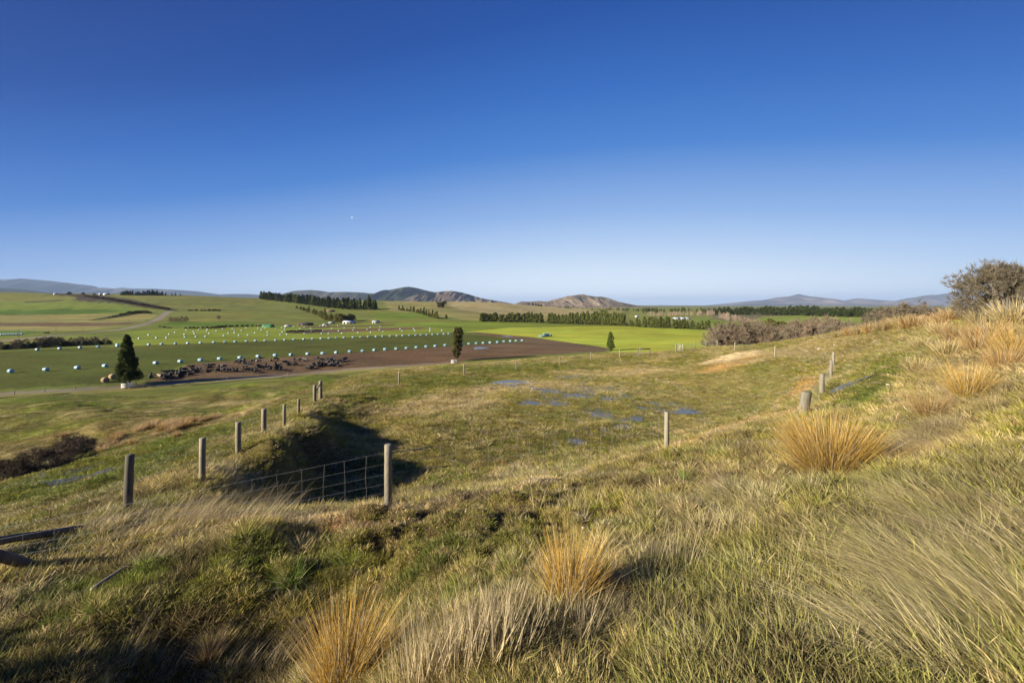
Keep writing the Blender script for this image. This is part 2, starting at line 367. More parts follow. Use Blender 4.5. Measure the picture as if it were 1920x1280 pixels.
# near ground out to the far fence
nw = (1 - ss(70, 100, RG)) * 1.0
mixc(nw, C['olive'], dry=.45, ln=.7, rough=1.0)
leftm = ss(.0, 3.0, -(GX + 6.2) - .33 * (GY - 7)) * nw * (1 - ss(95, 118, RG))
lm = (1 - ss(95, 118, RG)) * ss(0, 4, -(GX + 6.5) - .24 * (GY - 7))
mixc(lm, (.150,.190,.026), dry=.15, ln=.45, rough=1.2)
mixc(lm * ss(26, 40, RG) * ss(-.15, .35, fbm(GX / 14, GY / 5, 3, 77)), C['brownG'], dry=.6, ln=.6)
mixc(lm * ss(38, 60, RG) * ss(-.35, .3, fbm(GX / 9, GY / 5, 3, 78)) * .8, (.15,.14,.035), dry=.5)
mixc(nw * (ss(-.1, .5, fbm(GX / 2.6, GY / 2.6, 3, 81))) * .55, C['dry'], dry=.8)
for b in [
 (820,715,130,16,'nearG',.9,dict(dry=.15,ln=.9)),(700,740,90,16,'nearG',.9,dict(dry=.15,ln=.9)),(960,690,200,9,'nearG',.9,dict(dry=.15,ln=.7)),(1150,675,80,7,'nearG',.6,dict(dry=.3)),
 (820,760,130,20,'dry',.85,dict(dry=.9,ln=.8)),(980,725,130,14,'dry',.8,dict(dry=.9,ln=.8)),(1150,700,150,9,'dry',.75,dict(dry=.9,ln=.7)),(900,800,150,16,'tanG',.6,dict(dry=.65)),
 (1050,760,110,40,'olive',.7,dict(dry=.35,ln=.5)),(1130,825,150,25,'olive',.7,dict(dry=.3,ln=.5)),(1260,770,120,30,'olive',.8,dict(dry=.35,ln=.5)),(860,860,160,30,'olive',.7,dict(dry=.45,ln=.5)),
 (1400,745,120,50,'tanG',.8,dict(dry=.55,ln=.5)),(1385,668,75,6,'cream',.95,dict(dry=.9,ln=.1,rough=1.6)),(1400,678,95,8,'ochre',.95,dict(dry=.9,ln=.12,rough=1.6)),(1515,725,30,22,'ochre',.85,dict(dry=.9,ln=.3,rough=1.8)),
 (1490,742,40,14,'ochre',.6,dict(dry=.9,ln=.15)),(1400,792,95,9,'ochre',.8,dict(dry=.9,ln=.15)),(1325,820,50,8,'ochre',.7,dict(dry=.9,ln=.2)),(1420,690,30,10,'nearG',.6,dict(ln=.3)),
 (1560,640,130,10,'tan',.8,dict(dry=.95,ln=1.1)),(1480,660,120,9,'tan',.7,dict(dry=.95,ln=1.0)),(1660,640,120,20,'brownG',.7,dict(dry=.75,ln=.7)),(1640,700,80,35,'nearG',.75,dict(dry=.3,ln=.5)),(1600,660,60,15,'brownG',.6,dict(dry=.7)),
 (1640,735,60,20,'green',.65,dict(dry=.1,ln=.5)),(1720,720,60,40,'dry',.7,dict(dry=.85,ln=1.0)),(1850,640,120,30,'dry',.8,dict(dry=.85,ln=1.3)),(1850,720,90,40,'dry',.8,dict(dry=.85,ln=1.3)),
 (1880,760,70,30,'olive',.7,dict(dry=.4,ln=1.0)),(1750,830,90,50,'dry',.8,dict(dry=.85,ln=1.4)),(1850,860,90,40,'olive',.7,dict(dry=.5,ln=1.0)),
 (1640,900,90,40,'olive',.6,dict(dry=.5,ln=1.0)),(1450,930,120,40,'dry',.8,dict(dry=.9,ln=1.6)),(1330,960,110,40,'dry',.8,dict(dry=.9,ln=1.6)),(1800,980,180,90,'dry',.9,dict(dry=.75,ln=1.5)),(1850,1150,160,120,'tanG',.9,dict(dry=.55,ln=1.5)),
 (1500,1080,220,120,'tanG',.7,dict(dry=.62,ln=1.2)),(1250,1180,220,100,'olive',.8,dict(dry=.5,ln=1.0)),(1350,990,150,30,'dry',.8,dict(dry=.95,ln=1.5)),(900,1010,330,85,'olive',.7,dict(ln=.42,dry=.5)),(640,962,120,16,'dry',.6,dict(ln=.22)),(560,965,90,12,'dry',.6,dict(ln=.25)),(1020,1230,160,60,'dry',.7,dict(dry=.8,ln=1.5)),(1180,1060,120,50,'dry',.8,dict(dry=.85,ln=1.4)),
 (680,985,110,22,'red',.95,dict(dry=.8,ln=.25)),(900,940,130,30,'brownG',.7,dict(dry=.7,ln=.5)),(560,1000,60,18,'red',.5,dict(dry=.7,ln=.3)),
 (850,1040,150,50,'olive',.8,dict(dry=.35,ln=.7)),(1050,960,150,40,'olive',.8,dict(dry=.4,ln=.8)),(1250,905,90,20,'nearG',.8,dict(dry=.25,ln=.9)),(1330,850,90,18,'nearG',.6,dict(dry=.35,ln=.8)),
 (700,1080,120,50,'brownG',.5,dict(dry=.5,ln=.6)),(250,1075,150,40,'green',.85,dict(dry=.12,ln=.8)),(450,1040,120,25,'nearG',.8,dict(dry=.2,ln=.8)),(120,1150,120,40,'nearG',.6,dict(dry=.3,ln=.8)),
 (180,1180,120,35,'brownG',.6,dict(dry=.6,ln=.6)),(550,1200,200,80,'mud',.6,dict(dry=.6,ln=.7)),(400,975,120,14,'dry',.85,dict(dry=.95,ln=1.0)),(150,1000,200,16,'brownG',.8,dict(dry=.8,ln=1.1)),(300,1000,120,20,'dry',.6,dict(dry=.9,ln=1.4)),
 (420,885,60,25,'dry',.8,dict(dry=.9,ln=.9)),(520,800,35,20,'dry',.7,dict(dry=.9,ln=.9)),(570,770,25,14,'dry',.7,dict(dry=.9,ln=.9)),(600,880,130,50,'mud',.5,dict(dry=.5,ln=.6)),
 (330,930,60,12,'olive',.6,dict(dry=.5)),(160,825,120,15,'olive',.5,dict(dry=.5)),(450,755,60,10,'dry',.5,dict(dry=.8)),(640,735,60,8,'dry',.5,dict(dry=.8)),
]: blob(b[0], b[1], b[2], b[3], C[b[4]], b[5], **b[6])
strip([(600,985),(728,975),(860,948),(1000,919),(1130,889),(1240,862)], [.3]*6, C['mud'], dry=.6, ln=.35)
strip([(430,985),(560,972),(728,955),(860,929),(1000,901),(1130,872),(1250,842)], [.25,.3,.3,.35,.4,.4,.45], (.62,.47,.22), dry=1.0, ln=.5)
strip([(1250,842),(1330,818),(1400,795),(1503,776)], [.4,.7,.9,.7], (.50,.34,.13), dry=.9, ln=.3, rough=1.5)
strip([(700,990),(860,962),(1000,930),(1130,898),(1240,868)], [.5,.5,.5,.55,.5], C['brownG'], dry=.55, ln=.45)
blob(250, 1085, 230, 55, (.115, .165, .022), .8, dry=.10, ln=.6)
blob(560, 1060, 160, 40, C['nearG'], .7, dry=.2, ln=.5)
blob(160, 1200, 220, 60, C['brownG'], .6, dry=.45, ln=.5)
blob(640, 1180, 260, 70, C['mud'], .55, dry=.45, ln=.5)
blob(1330, 1080, 260, 30, C['nearG'], .5, dry=.4)
blob(930, 1040, 200, 55, C['nearG'], .65, dry=.28, ln=.5)
blob(1230, 880, 110, 14, C['mud'], .5, dry=.6, ln=.5)
blob(655, 985, 120, 20, C['red'], .9, dry=.75, ln=.1)
blob(600, 935, 170, 30, C['brownG'], .6, ln=.18)
blob(880, 950, 130, 16, C['brownG'], .6, dry=.65, ln=.3)
# broad natural variation
vv = 1 + .28 * fbm(GX / 3.1, GY / 3.1, 3, 91) * nearw + .16 * fbm(GX / 45, GY / 45, 3, 92) * (1 - nearw)
fr = ss(100, 130, RG) * (1 - ss(1200, 2000, RG)); du, dv = GX * .96 - GY * .28, GX * .28 + GY * .96
vv = vv * (1 + fr * (.22 * fbm(du / 60, dv / 7, 3, 93) + .16 * fbm(GX / 9, GY / 9, 2, 94) + .14 * fbm(du / 160, dv / 40, 2, 95)))
warm = fr * .14 * fbm(GX / 35, GY / 35, 3, 96)
gcol = gcol * (1 + warm[..., None] * np.array([1.0, 0.0, -.5]))
gcol = np.clip(gcol * vv[..., None], 0, 1)
gtint = gcol.copy()
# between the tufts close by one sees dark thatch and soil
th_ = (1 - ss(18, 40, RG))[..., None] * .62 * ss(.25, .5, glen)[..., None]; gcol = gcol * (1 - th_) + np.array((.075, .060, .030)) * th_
gdry = np.clip(gdry - .07, 0, 1)
def lookup(arr, x, y):
    th = np.arctan2(x, y); r = np.hypot(x, y)
    i = np.clip(np.searchsorted(TH, th), 0, len(TH) - 1); j = np.clip(np.searchsorted(RR, r), 0, len(RR) - 1)
    return arr[i, j]

# ------------------------------------------------------------------ materials
def new_mat(name):
    m = bpy.data.materials.new(name); m.use_nodes = True; m.node_tree.nodes.clear(); return m, m.node_tree
def N(t, typ, **k):
    n = t.nodes.new(typ)
    for a, b in k.items():
        if a.startswith('i_'): n.inputs[int(a[2:]) if a[2:].isdigit() else a[2:]].default_value = b
        else: setattr(n, a, b)
    return n
def noise(t, scale, detail=4, rough=.55, vec=None):
    n = N(t, 'ShaderNodeTexNoise'); n.inputs['Scale'].default_value = scale; n.inputs['Detail'].default_value = detail; n.inputs['Roughness'].default_value = rough
    if vec is not None: t.links.new(vec, n.inputs['Vector'])
    return n
def math_(t, op, a, b=None, c=None):
    n = N(t, 'ShaderNodeMath', operation=op)
    for i, v_ in enumerate((a, b, c)):
        if v_ is None: continue
        if isinstance(v_, (int, float)): n.inputs[i].default_value = v_
        else: t.links.new(v_, n.inputs[i])
    return n.outputs[0]
def mulc(t, col, fac):
    n = N(t, 'ShaderNodeVectorMath', operation='SCALE'); t.links.new(col, n.inputs[0])
    if isinstance(fac, (int, float)): n.inputs['Scale'].default_value = fac
    else: t.links.new(fac, n.inputs['Scale'])
    return n.outputs[0]
def simple(name, col, rough=.8, var=.35, scale=4.0, col2=None, bump=0.0, stretch=None, metallic=0.0, spec=.25):
    m, t = new_mat(name)
    tc = N(t, 'ShaderNodeTexCoord'); vec = tc.outputs['Object']
    if stretch:
        mp = N(t, 'ShaderNodeMapping'); mp.inputs['Scale'].default_value = stretch; t.links.new(vec, mp.inputs[0]); vec = mp.outputs[0]
    n1 = noise(t, scale, 5, .6, vec)
    mx = N(t, 'ShaderNodeMix', data_type='RGBA')
    mr = N(t, 'ShaderNodeMapRange'); mr.inputs[1].default_value = .3; mr.inputs[2].default_value = .7; t.links.new(n1.outputs[0], mr.inputs[0])
    t.links.new(mr.outputs[0], mx.inputs[0])
    c2 = col2 or tuple(c * (1 - var) for c in col)
    mx.inputs[6].default_value = (*col, 1); mx.inputs[7].default_value = (*c2, 1)
    oi = N(t, 'ShaderNodeObjectInfo'); f = math_(t, 'MULTIPLY_ADD', oi.outputs['Random'], .25, .875)
    b = N(t, 'ShaderNodeBsdfPrincipled'); b.inputs['Roughness'].default_value = rough; b.inputs['Metallic'].default_value = metallic
    b.inputs['Specular IOR Level'].default_value = spec
    t.links.new(mulc(t, mx.outputs[2], f), b.inputs['Base Color'])
    if bump:
        bp = N(t, 'ShaderNodeBump'); bp.inputs['Strength'].default_value = bump; bp.inputs['Distance'].default_value = .01
        t.links.new(n1.outputs[0], bp.inputs['Height']); t.links.new(bp.outputs[0], b.inputs['Normal'])
    o = N(t, 'ShaderNodeOutputMaterial'); t.links.new(b.outputs[0], o.inputs[0])
    return m
def leafy(name, col, col2, trans=.25, scale=.8, rnd=.35):
    m, t = new_mat(name)
    tc = N(t, 'ShaderNodeTexCoord'); n1 = noise(t, scale, 3, .6, tc.outputs['Object'])
    mr = N(t, 'ShaderNodeMapRange'); mr.inputs[1].default_value = .35; mr.inputs[2].default_value = .65; t.links.new(n1.outputs[0], mr.inputs[0])
    mx = N(t, 'ShaderNodeMix', data_type='RGBA'); mx.inputs[6].default_value = (*col, 1); mx.inputs[7].default_value = (*col2, 1); t.links.new(mr.outputs[0], mx.inputs[0])
    oi = N(t, 'ShaderNodeObjectInfo'); f = math_(t, 'MULTIPLY_ADD', oi.outputs['Random'], rnd, 1 - rnd / 2)
    c = mulc(t, mx.outputs[2], f)
    d = N(t, 'ShaderNodeBsdfDiffuse'); tr = N(t, 'ShaderNodeBsdfTranslucent'); ms = N(t, 'ShaderNodeMixShader'); ms.inputs[0].default_value = trans
    t.links.new(c, d.inputs[0]); t.links.new(c, tr.inputs[0]); t.links.new(d.outputs[0], ms.inputs[1]); t.links.new(tr.outputs[0], ms.inputs[2])
    o = N(t, 'ShaderNodeOutputMaterial'); t.links.new(ms.outputs[0], o.inputs[0])
    return m
def blade_mat(name, base=None, tip=None, instanced=False, trans=.28):
    m, t = new_mat(name)
    at_ = N(t, 'ShaderNodeAttribute', attribute_name='t'); ar = N(t, 'ShaderNodeAttribute', attribute_name='rnd')
    mx = N(t, 'ShaderNodeMix', data_type='RGBA'); t.links.new(at_.outputs['Fac'], mx.inputs[0])
    if instanced:
        ti = N(t, 'ShaderNodeAttribute', attribute_name='tint', attribute_type='INSTANCER')
        t.links.new(ti.outputs['Color'], mx.inputs[6])
        m2 = N(t, 'ShaderNodeMix', data_type='RGBA'); m2.inputs[0].default_value = .3; m2.inputs[7].default_value = (.46, .38, .22, 1)
        t.links.new(ti.outputs['Color'], m2.inputs[6]); t.links.new(m2.outputs[2], mx.inputs[7])
    else:
        mx.inputs[6].default_value = (*base, 1); mx.inputs[7].default_value = (*tip, 1)
    f = math_(t, 'MULTIPLY_ADD', ar.outputs['Fac'], 1.1, .42)
    if not instanced:
        oi = N(t, 'ShaderNodeObjectInfo'); f = math_(t, 'MULTIPLY', f, math_(t, 'MULTIPLY_ADD', oi.outputs['Random'], .3, .85))
    if not instanced:   # a quarter of the blades of a tussock are dead and grey
        md_ = N(t, 'ShaderNodeMix', data_type='RGBA'); md_.inputs[7].default_value = (.50, .43, .29, 1); t.links.new(mx.outputs[2], md_.inputs[6])
        t.links.new(math_(t, 'GREATER_THAN', math_(t, 'FRACT', math_(t, 'MULTIPLY', ar.outputs['Fac'], 7.31)), .82), md_.inputs[0]); mx = md_
    c = mulc(t, mx.outputs[2], f)
    d = N(t, 'ShaderNodeBsdfDiffuse'); tr = N(t, 'ShaderNodeBsdfTranslucent'); ms = N(t, 'ShaderNodeMixShader'); ms.inputs[0].default_value = trans
    t.links.new(c, d.inputs[0]); t.links.new(c, tr.inputs[0]); t.links.new(d.outputs[0], ms.inputs[1]); t.links.new(tr.outputs[0], ms.inputs[2])
    o = N(t, 'ShaderNodeOutputMaterial'); t.links.new(ms.outputs[0], o.inputs[0])
    return m
# ground: the land cover is a vertex attribute, broken up by noise at several real sizes
m_ground, t = new_mat('ground_cover')
geo = N(t, 'ShaderNodeNewGeometry'); pos = geo.outputs['Position']
ac = N(t, 'ShaderNodeAttribute', attribute_name='cover'); ar = N(t, 'ShaderNodeAttribute', attribute_name='rough')
n1 = noise(t, 26, 3, .6, pos); n2 = noise(t, 4.5, 4, .65, pos); n3 = noise(t, .8, 5, .65, pos); n4 = noise(t, .035, 5, .6, pos)
s_ = math_(t, 'ADD', math_(t, 'ADD', math_(t, 'MULTIPLY', n1.outputs[0], .8), math_(t, 'MULTIPLY', n2.outputs[0], 1.0)), math_(t, 'MULTIPLY', n3.outputs[0], 1.2))
s_ = math_(t, 'MULTIPLY', math_(t, 'SUBTRACT', s_, 1.5), ar.outputs['Fac'])
s_ = math_(t, 'ADD', s_, math_(t, 'MULTIPLY', math_(t, 'SUBTRACT', n4.outputs[0], .5), .55))
fac = math_(t, 'MAXIMUM', math_(t, 'ADD', s_, 1.0), .25)
bs = N(t, 'ShaderNodeBsdfPrincipled'); bs.inputs['Roughness'].default_value = .95; bs.inputs['Specular IOR Level'].default_value = .08
t.links.new(mulc(t, ac.outputs['Color'], fac), bs.inputs['Base Color'])
bp = N(t, 'ShaderNodeBump'); bp.inputs['Strength'].default_value = .9; bp.inputs['Distance'].default_value = .06
t.links.new(math_(t, 'MULTIPLY', s_, 1.0), bp.inputs['Height']); t.links.new(bp.outputs[0], bs.inputs['Normal'])
o_ = N(t, 'ShaderNodeOutputMaterial'); t.links.new(bs.outputs[0], o_.inputs[0])

nT, nR = GX.shape
idx = np.arange(nT * nR).reshape(nT, nR)
q = np.stack([idx[:-1, :-1], idx[:-1, 1:], idx[1:, 1:], idx[1:, :-1]], -1).reshape(-1, 4)
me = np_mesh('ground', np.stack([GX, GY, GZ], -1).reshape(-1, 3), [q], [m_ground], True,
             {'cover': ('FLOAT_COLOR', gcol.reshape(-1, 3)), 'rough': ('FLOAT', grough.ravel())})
link('ground', me, kind='structure')
if True:
    nz = me.polygons[len(me.polygons) // 2].normal.z
    if nz < 0: me.flip_normals()

# water: standing sheets in the hollow and on the left slope
m_water, t = new_mat('standing_water')
b = N(t, 'ShaderNodeBsdfPrincipled'); b.inputs['Base Color'].default_value = (.10, .10, .082, 1); b.inputs['Roughness'].default_value = .24
geo = N(t, 'ShaderNodeNewGeometry'); nn = noise(t, 9, 2, .5, geo.outputs['Position']); bp = N(t, 'ShaderNodeBump'); bp.inputs['Strength'].default_value = .22; bp.inputs['Distance'].default_value = .02
t.links.new(nn.outputs[0], bp.inputs['Height']); t.links.new(bp.outputs[0], b.inputs['Normal'])
o_ = N(t, 'ShaderNodeOutputMaterial'); t.links.new(b.outputs[0], o_.inputs[0])
def sheet(cx, cy, rx, ry, z, n=40, follow=None, seed=0):
    mb = MB(); V = [(cx, cy, z if follow is None else float(H(cx, cy)) + follow)]
    for i in range(n):
        a = 2 * math.pi * i / n; k = 1 + .35 * math.sin(3 * a + seed) * .5 + .25 * math.sin(7 * a + seed * 2) + random.uniform(-.1, .1)
        x, y = cx + rx * k * math.cos(a), cy + ry * k * math.sin(a)
        V.append((x, y, z if follow is None else float(H(x, y)) + follow))
    mb.add(V, T=[(0, i + 1, (i + 1) % n + 1) for i in range(n)])
    return mb
w1 = sheet(6.9, 29.5, 6.9, 6.8, -6.103, seed=1); w1b = sheet(3.6, 19.8, 2.2, 1.3, -6.122, seed=2)
w1.add(w1b.v[0], T=w1b.t[0])
link('water', w1.mesh('pool_in_hollow', m_water), kind='structure')
for k, (a, b_, rx, ry) in enumerate([(60, 897, .35, .3), (95, 890, .6, .35), (130, 889, .55, .3), (165, 893, .5, .4), (195, 886, .45, .3), (30, 905, .4, .3), (110, 902, .5, .25), (150, 880, .4, .25), (215, 892, .3, .25)]):
    pg = G(a, b_); link('puddle', sheet(pg.x, pg.y, rx, ry, 0, 26, .015, k).mesh('puddle', m_water), kind='structure')
pg = G(1585, 722); link('puddle', sheet(pg.x, pg.y, .8, .5, 0, 26, .03, 3).mesh('puddle', m_water), kind='structure')
for a, b_ in ((952, 630.5), (900, 652.5)):
    pg = G(a, b_, 60); link('puddle', sheet(pg.x, pg.y, 3.4, 4.5, 0, 26, .06, a).mesh('puddle', m_water), kind='structure')

# ------------------------------------------------------------------ mountain ranges
def gully_mat(name, c1, c2, c3, sc):
    m, t = new_mat(name)
    geo = N(t, 'ShaderNodeNewGeometry'); n1 = noise(t, sc, 6, .6, geo.outputs['Position']); n2 = noise(t, sc * 4, 5, .6, geo.outputs['Position'])
    r = N(t, 'ShaderNodeValToRGB'); e = r.color_ramp.elements; e[0].position = .38; e[0].color = (*c1, 1); e[1].position = .62; e[1].color = (*c3, 1)
    k = e.new(.5); k.color = (*c2, 1); t.links.new(n1.outputs[0], r.inputs[0])
    b = N(t, 'ShaderNodeBsdfDiffuse'); t.links.new(mulc(t, r.outputs[0], math_(t, 'ADD', n2.outputs[0], .5)), b.inputs[0])
    o = N(t, 'ShaderNodeOutputMaterial'); t.links.new(b.outputs[0], o.inputs[0]); return m
def mountain(name, prof, D, depth, mat, gul=.22, seed=0, base=-25, gw=500.0):
    xs = np.array([p[0] for p in prof], float); ys = np.array([p[1] for p in prof], float)
    n = 420; m = 90
    px = np.linspace(xs[0], xs[-1], n); py = np.interp(px, xs, ys)
    s = np.linspace(0, 1, m)                      # 0 front foot .. 1 back foot
    V = np.zeros((n, m, 3)); crest = .55
    for j, t_ in enumerate(s):
        Y = D + (t_ - crest) * depth
        X = (px - CX) / F * D * (1 + .0 * t_)
        hz = np.maximum(-(py - HY) / F * D - base, 0)
        k = (t_ / crest) if t_ < crest else (1 - t_) / (1 - crest)
        k = max(k, 0)
        wav = fbm(X / gw + t_ * .6, np.full(n, t_ * depth / gw * .45), 4, seed)
        rid = 1 - np.abs(fbm(X / (gw * .45) + .3 * wav, np.full(n, t_ * 1.6), 4, seed + 5)) * 2.2
        prof_k = (k ** 1.25)
        h = hz * prof_k * (1 + gul * (rid - .6) * (1 - k ** 6) * 1.6) + hz * .12 * wav * (1 - k ** 4) * k
        V[:, j] = np.c_[X, np.full(n, Y) + wav * gw * .15 * (1 - k ** 4), base + h]
    id_ = np.arange(n * m).reshape(n, m)
    q = np.stack([id_[:-1, :-1], id_[1:, :-1], id_[1:, 1:], id_[:-1, 1:]], -1).reshape(-1, 4)
    link(name, np_mesh(name, V.reshape(-1, 3), [q], [mat], True), kind='structure')
m_far = gully_mat('far_range_rock', (.05, .05, .055), (.11, .095, .09), (.20, .165, .15), .00035)
m_forest = gully_mat('forested_hill', (.035, .045, .025), (.05, .055, .03), (.10, .085, .05), .0007)
m_brown = gully_mat('tussock_hill', (.085, .075, .055), (.15, .118, .082), (.22, .17, .115), .0012)
m_left = gully_mat('far_range_shade_tint', (.035, .04, .045), (.06, .06, .062), (.12, .10, .09), .0004)  # darker, bluer copy of the far range: its dimmer light is put into the colour
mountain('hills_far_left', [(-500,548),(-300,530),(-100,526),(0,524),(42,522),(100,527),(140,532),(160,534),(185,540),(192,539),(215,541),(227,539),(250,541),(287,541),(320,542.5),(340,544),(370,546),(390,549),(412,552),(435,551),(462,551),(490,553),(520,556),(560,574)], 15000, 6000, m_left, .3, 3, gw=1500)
mountain('hills_dark_left', [(-400,545),(-100,540),(0,540),(50,543),(90,549),(140,552),(200,556),(260,575)], 8000, 3000, m_forest, .2, 9, gw=900)
mountain('hills_forested', [(490,566),(520,553),(535,549),(552,545),(582,543.5),(602,545),(615,547.5),(647,547),(675,548),(705,550.5),(740,556),(800,575)], 9500, 4000, m_forest, .25, 14, gw=800)
mountain('hills_peak', [(660,572),(690,558),(705,551),(727,544),(752,539),(767,537.5),(782,540),(802,545),(817,548),(830,550),(870,560),(905,574)], 7400, 3500, m_forest, .4, 22, gw=500)
mountain('hills_brown', [(735,572),(770,556),(795,550),(817,547.5),(830,546),(845,545),(865,548),(880,552),(902,559),(920,562),(945,566),(985,574)], 6300, 2600, m_brown, .4, 28, gw=420)
mountain('hills_rounded', [(960,572),(977,565),(990,565.5),(1010,564),(1025,565),(1045,560),(1067,555),(1090,552),(1110,555),(1130,557.5),(1150,565),(1172,571),(1195,575)], 5600, 2400, m_brown, .55, 33, gw=360)
mountain('hills_low_horizon', [(1130,574),(1190,573),(1240,572),(1300,573),(1360,573.5),(1500,571),(1700,570),(1900,569),(2300,572)], 16000, 5000, m_far, .2, 41, gw=1500)
mountain('hills_far_right', [(1330,575),(1381,567),(1407,564),(1442,562),(1455,557.5),(1478,556),(1497,551),(1520,556),(1539,561),(1565,567),(1584,563),(1607,559),(1626,561),(1649,565.6),(1665,568),(1688,565.6),(1710,559),(1726,555),(1746,552.7),(1762,553.6),(1781,548.5),(1797,546),(1817,544.6),(1870,547),(1960,543),(2100,550),(2400,574)], 18000, 7000, m_far, .35, 47, gw=1700)

# air
mh, t = new_mat('thin_haze')
pv = N(t, 'ShaderNodeVolumePrincipled'); pv.inputs['Color'].default_value = (.50, .69, 1, 1); pv.inputs['Density'].default_value = 2.9e-5; pv.inputs['Anisotropy'].default_value = 0.0
o_ = N(t, 'ShaderNodeOutputMaterial'); t.links.new(pv.outputs[0], o_.inputs[1])
mb = MB(); mb.box((0, 0, 450), (150000, 150000, 1200)); hz = link('haze', mb.mesh('haze', mh), kind='stuff'); tag(hz, 'thin pale blue air between the camera and the far hills', 'haze')

# ------------------------------------------------------------------ grass blades
def blade_arrays(n, Rb, L, wd, spread, lean=(0, 0), curl=.35, seg=3, rng=RNG, up=1.0, head=0.0):
    """n blades -> verts, quads, tris, t, rnd"""
    a = rng.uniform(0, 2 * np.pi, n); rr = Rb * np.sqrt(rng.uniform(0, 1, n)); bx, by = rr * np.cos(a), rr * np.sin(a)
    oa = a + rng.normal(0, .6, n); tilt = spread * (.25 + .75 * rr / max(Rb, 1e-6)) * rng.uniform(.3, 1.2, n)
    ln = rng.uniform(L[0], L[1], n); w_ = wd * rng.uniform(.7, 1.3, n)
    dx = np.sin(tilt) * np.cos(oa) + lean[0]; dy = np.sin(tilt) * np.sin(oa) + lean[1]; dz = np.cos(tilt) * up
    nm = np.sqrt(dx * dx + dy * dy + dz * dz); dx, dy, dz = dx / nm, dy / nm, dz / nm
    cx, cy = np.cos(oa) * .5 + lean[0], np.sin(oa) * .5 + lean[1]; ck = curl * rng.uniform(.2, 1.4, n)
    fa = rng.uniform(0, np.pi, n); sx, sy = np.cos(fa), np.sin(fa)
    V = []; T_ = []
    for k in range(seg):
        t_ = k / seg; px_ = bx + ln * (t_ * dx + ck * t_ * t_ * cx); py_ = by + ln * (t_ * dy + ck * t_ * t_ * cy); pz_ = ln * (t_ * dz - ck * t_ * t_ * .35)
        ww = w_ * (1 - .75 * t_) * .5
        V += [np.c_[px_ - sx * ww, py_ - sy * ww, pz_], np.c_[px_ + sx * ww, py_ + sy * ww, pz_]]; T_ += [np.full(n, t_)] * 2
    V.append(np.c_[bx + ln * (dx + ck * cx), by + ln * (dy + ck * cy), ln * (dz - ck * .35)]); T_.append(np.ones(n))
    K = 2 * seg + 1
    V = np.stack(V, 1).reshape(-1, 3); T_ = np.stack(T_, 1).ravel()
    o = np.arange(n)[:, None] * K
    Q = np.concatenate([o + np.array([2 * k, 2 * k + 1, 2 * k + 3, 2 * k + 2]) for k in range(seg - 1)])
    Tr = o + np.array([2 * seg - 2, 2 * seg - 1, 2 * seg])
    return V, Q, Tr, T_, np.repeat(rng.uniform(0, 1, n), K)
def merge(parts):
    V, Q, T_, t_, r_ = [], [], [], [], []; o = 0
    for v_, q_, tr, tt, rr in parts:
        V.append(v_); Q.append(q_ + o); T_.append(tr + o); t_.append(tt); r_.append(rr); o += len(v_)
    return np.concatenate(V), np.concatenate(Q), np.concatenate(T_), np.concatenate(t_), np.concatenate(r_)
def blades_mesh(name, arr, mat):
    V, Q, Tr, t_, r_ = arr
    V = V.copy(); V[:, 2] -= .01
    return np_mesh(name, V, [Q, Tr], [mat], False, {'t': ('FLOAT', t_), 'rnd': ('FLOAT', r_)})
m_blade = blade_mat('grass_blades', instanced=True)
protos = bpy.data.collections.new('grass_clump_kinds')
def proto(name, arr):
    o = bpy.data.objects.new(name, blades_mesh(name, arr, m_blade)); protos.objects.link(o)
A_ = blade_arrays
g = np.random.default_rng(3)
# 0-2 short turf, 3-4 medium, 5-6 long leaning right, 7-8 long leaning left, 9 tall stalks right, 10 tall stalks upright, 11 cushion
for k in range(3): proto('clump_%02d' % k, A_(30, .065, (.02, .07), .0065, 1.0, curl=.5, seg=2, rng=g))
for k in range(2): proto('clump_%02d' % (3 + k), A_(30, .06, (.05, .14), .0062, .9, curl=.5, seg=3, rng=g))
for k in range(2): proto('clump_%02d' % (5 + k), A_(26, .06, (.07, .22), .0048, .8, lean=(.5, .2), curl=.7, seg=4, rng=g))
for k in range(2): proto('clump_%02d' % (7 + k), A_(26, .06, (.08, .26), .0052, .8, lean=(-.5, .35), curl=.8, seg=4, rng=g))
proto('clump_09', A_(7, .08, (.25, .5), .0030, .28, lean=(.5, .15), curl=.25, seg=4, rng=g))
proto('clump_10', A_(9, .09, (.15, .5), .0042, .32, lean=(.05, .05), curl=.2, seg=4, rng=g))
proto('clump_11', A_(60, .10, (.02, .07), .0065, 1.2, curl=.3, seg=2, rng=g))
for k in range(2): proto('clump_%02d' % (12 + k), A_(16, .06, (.06, .20), .0090, 1.0, curl=.7, seg=4, rng=g))
for k, o in enumerate(sorted(protos.objects, key=lambda o: o.name)): pass

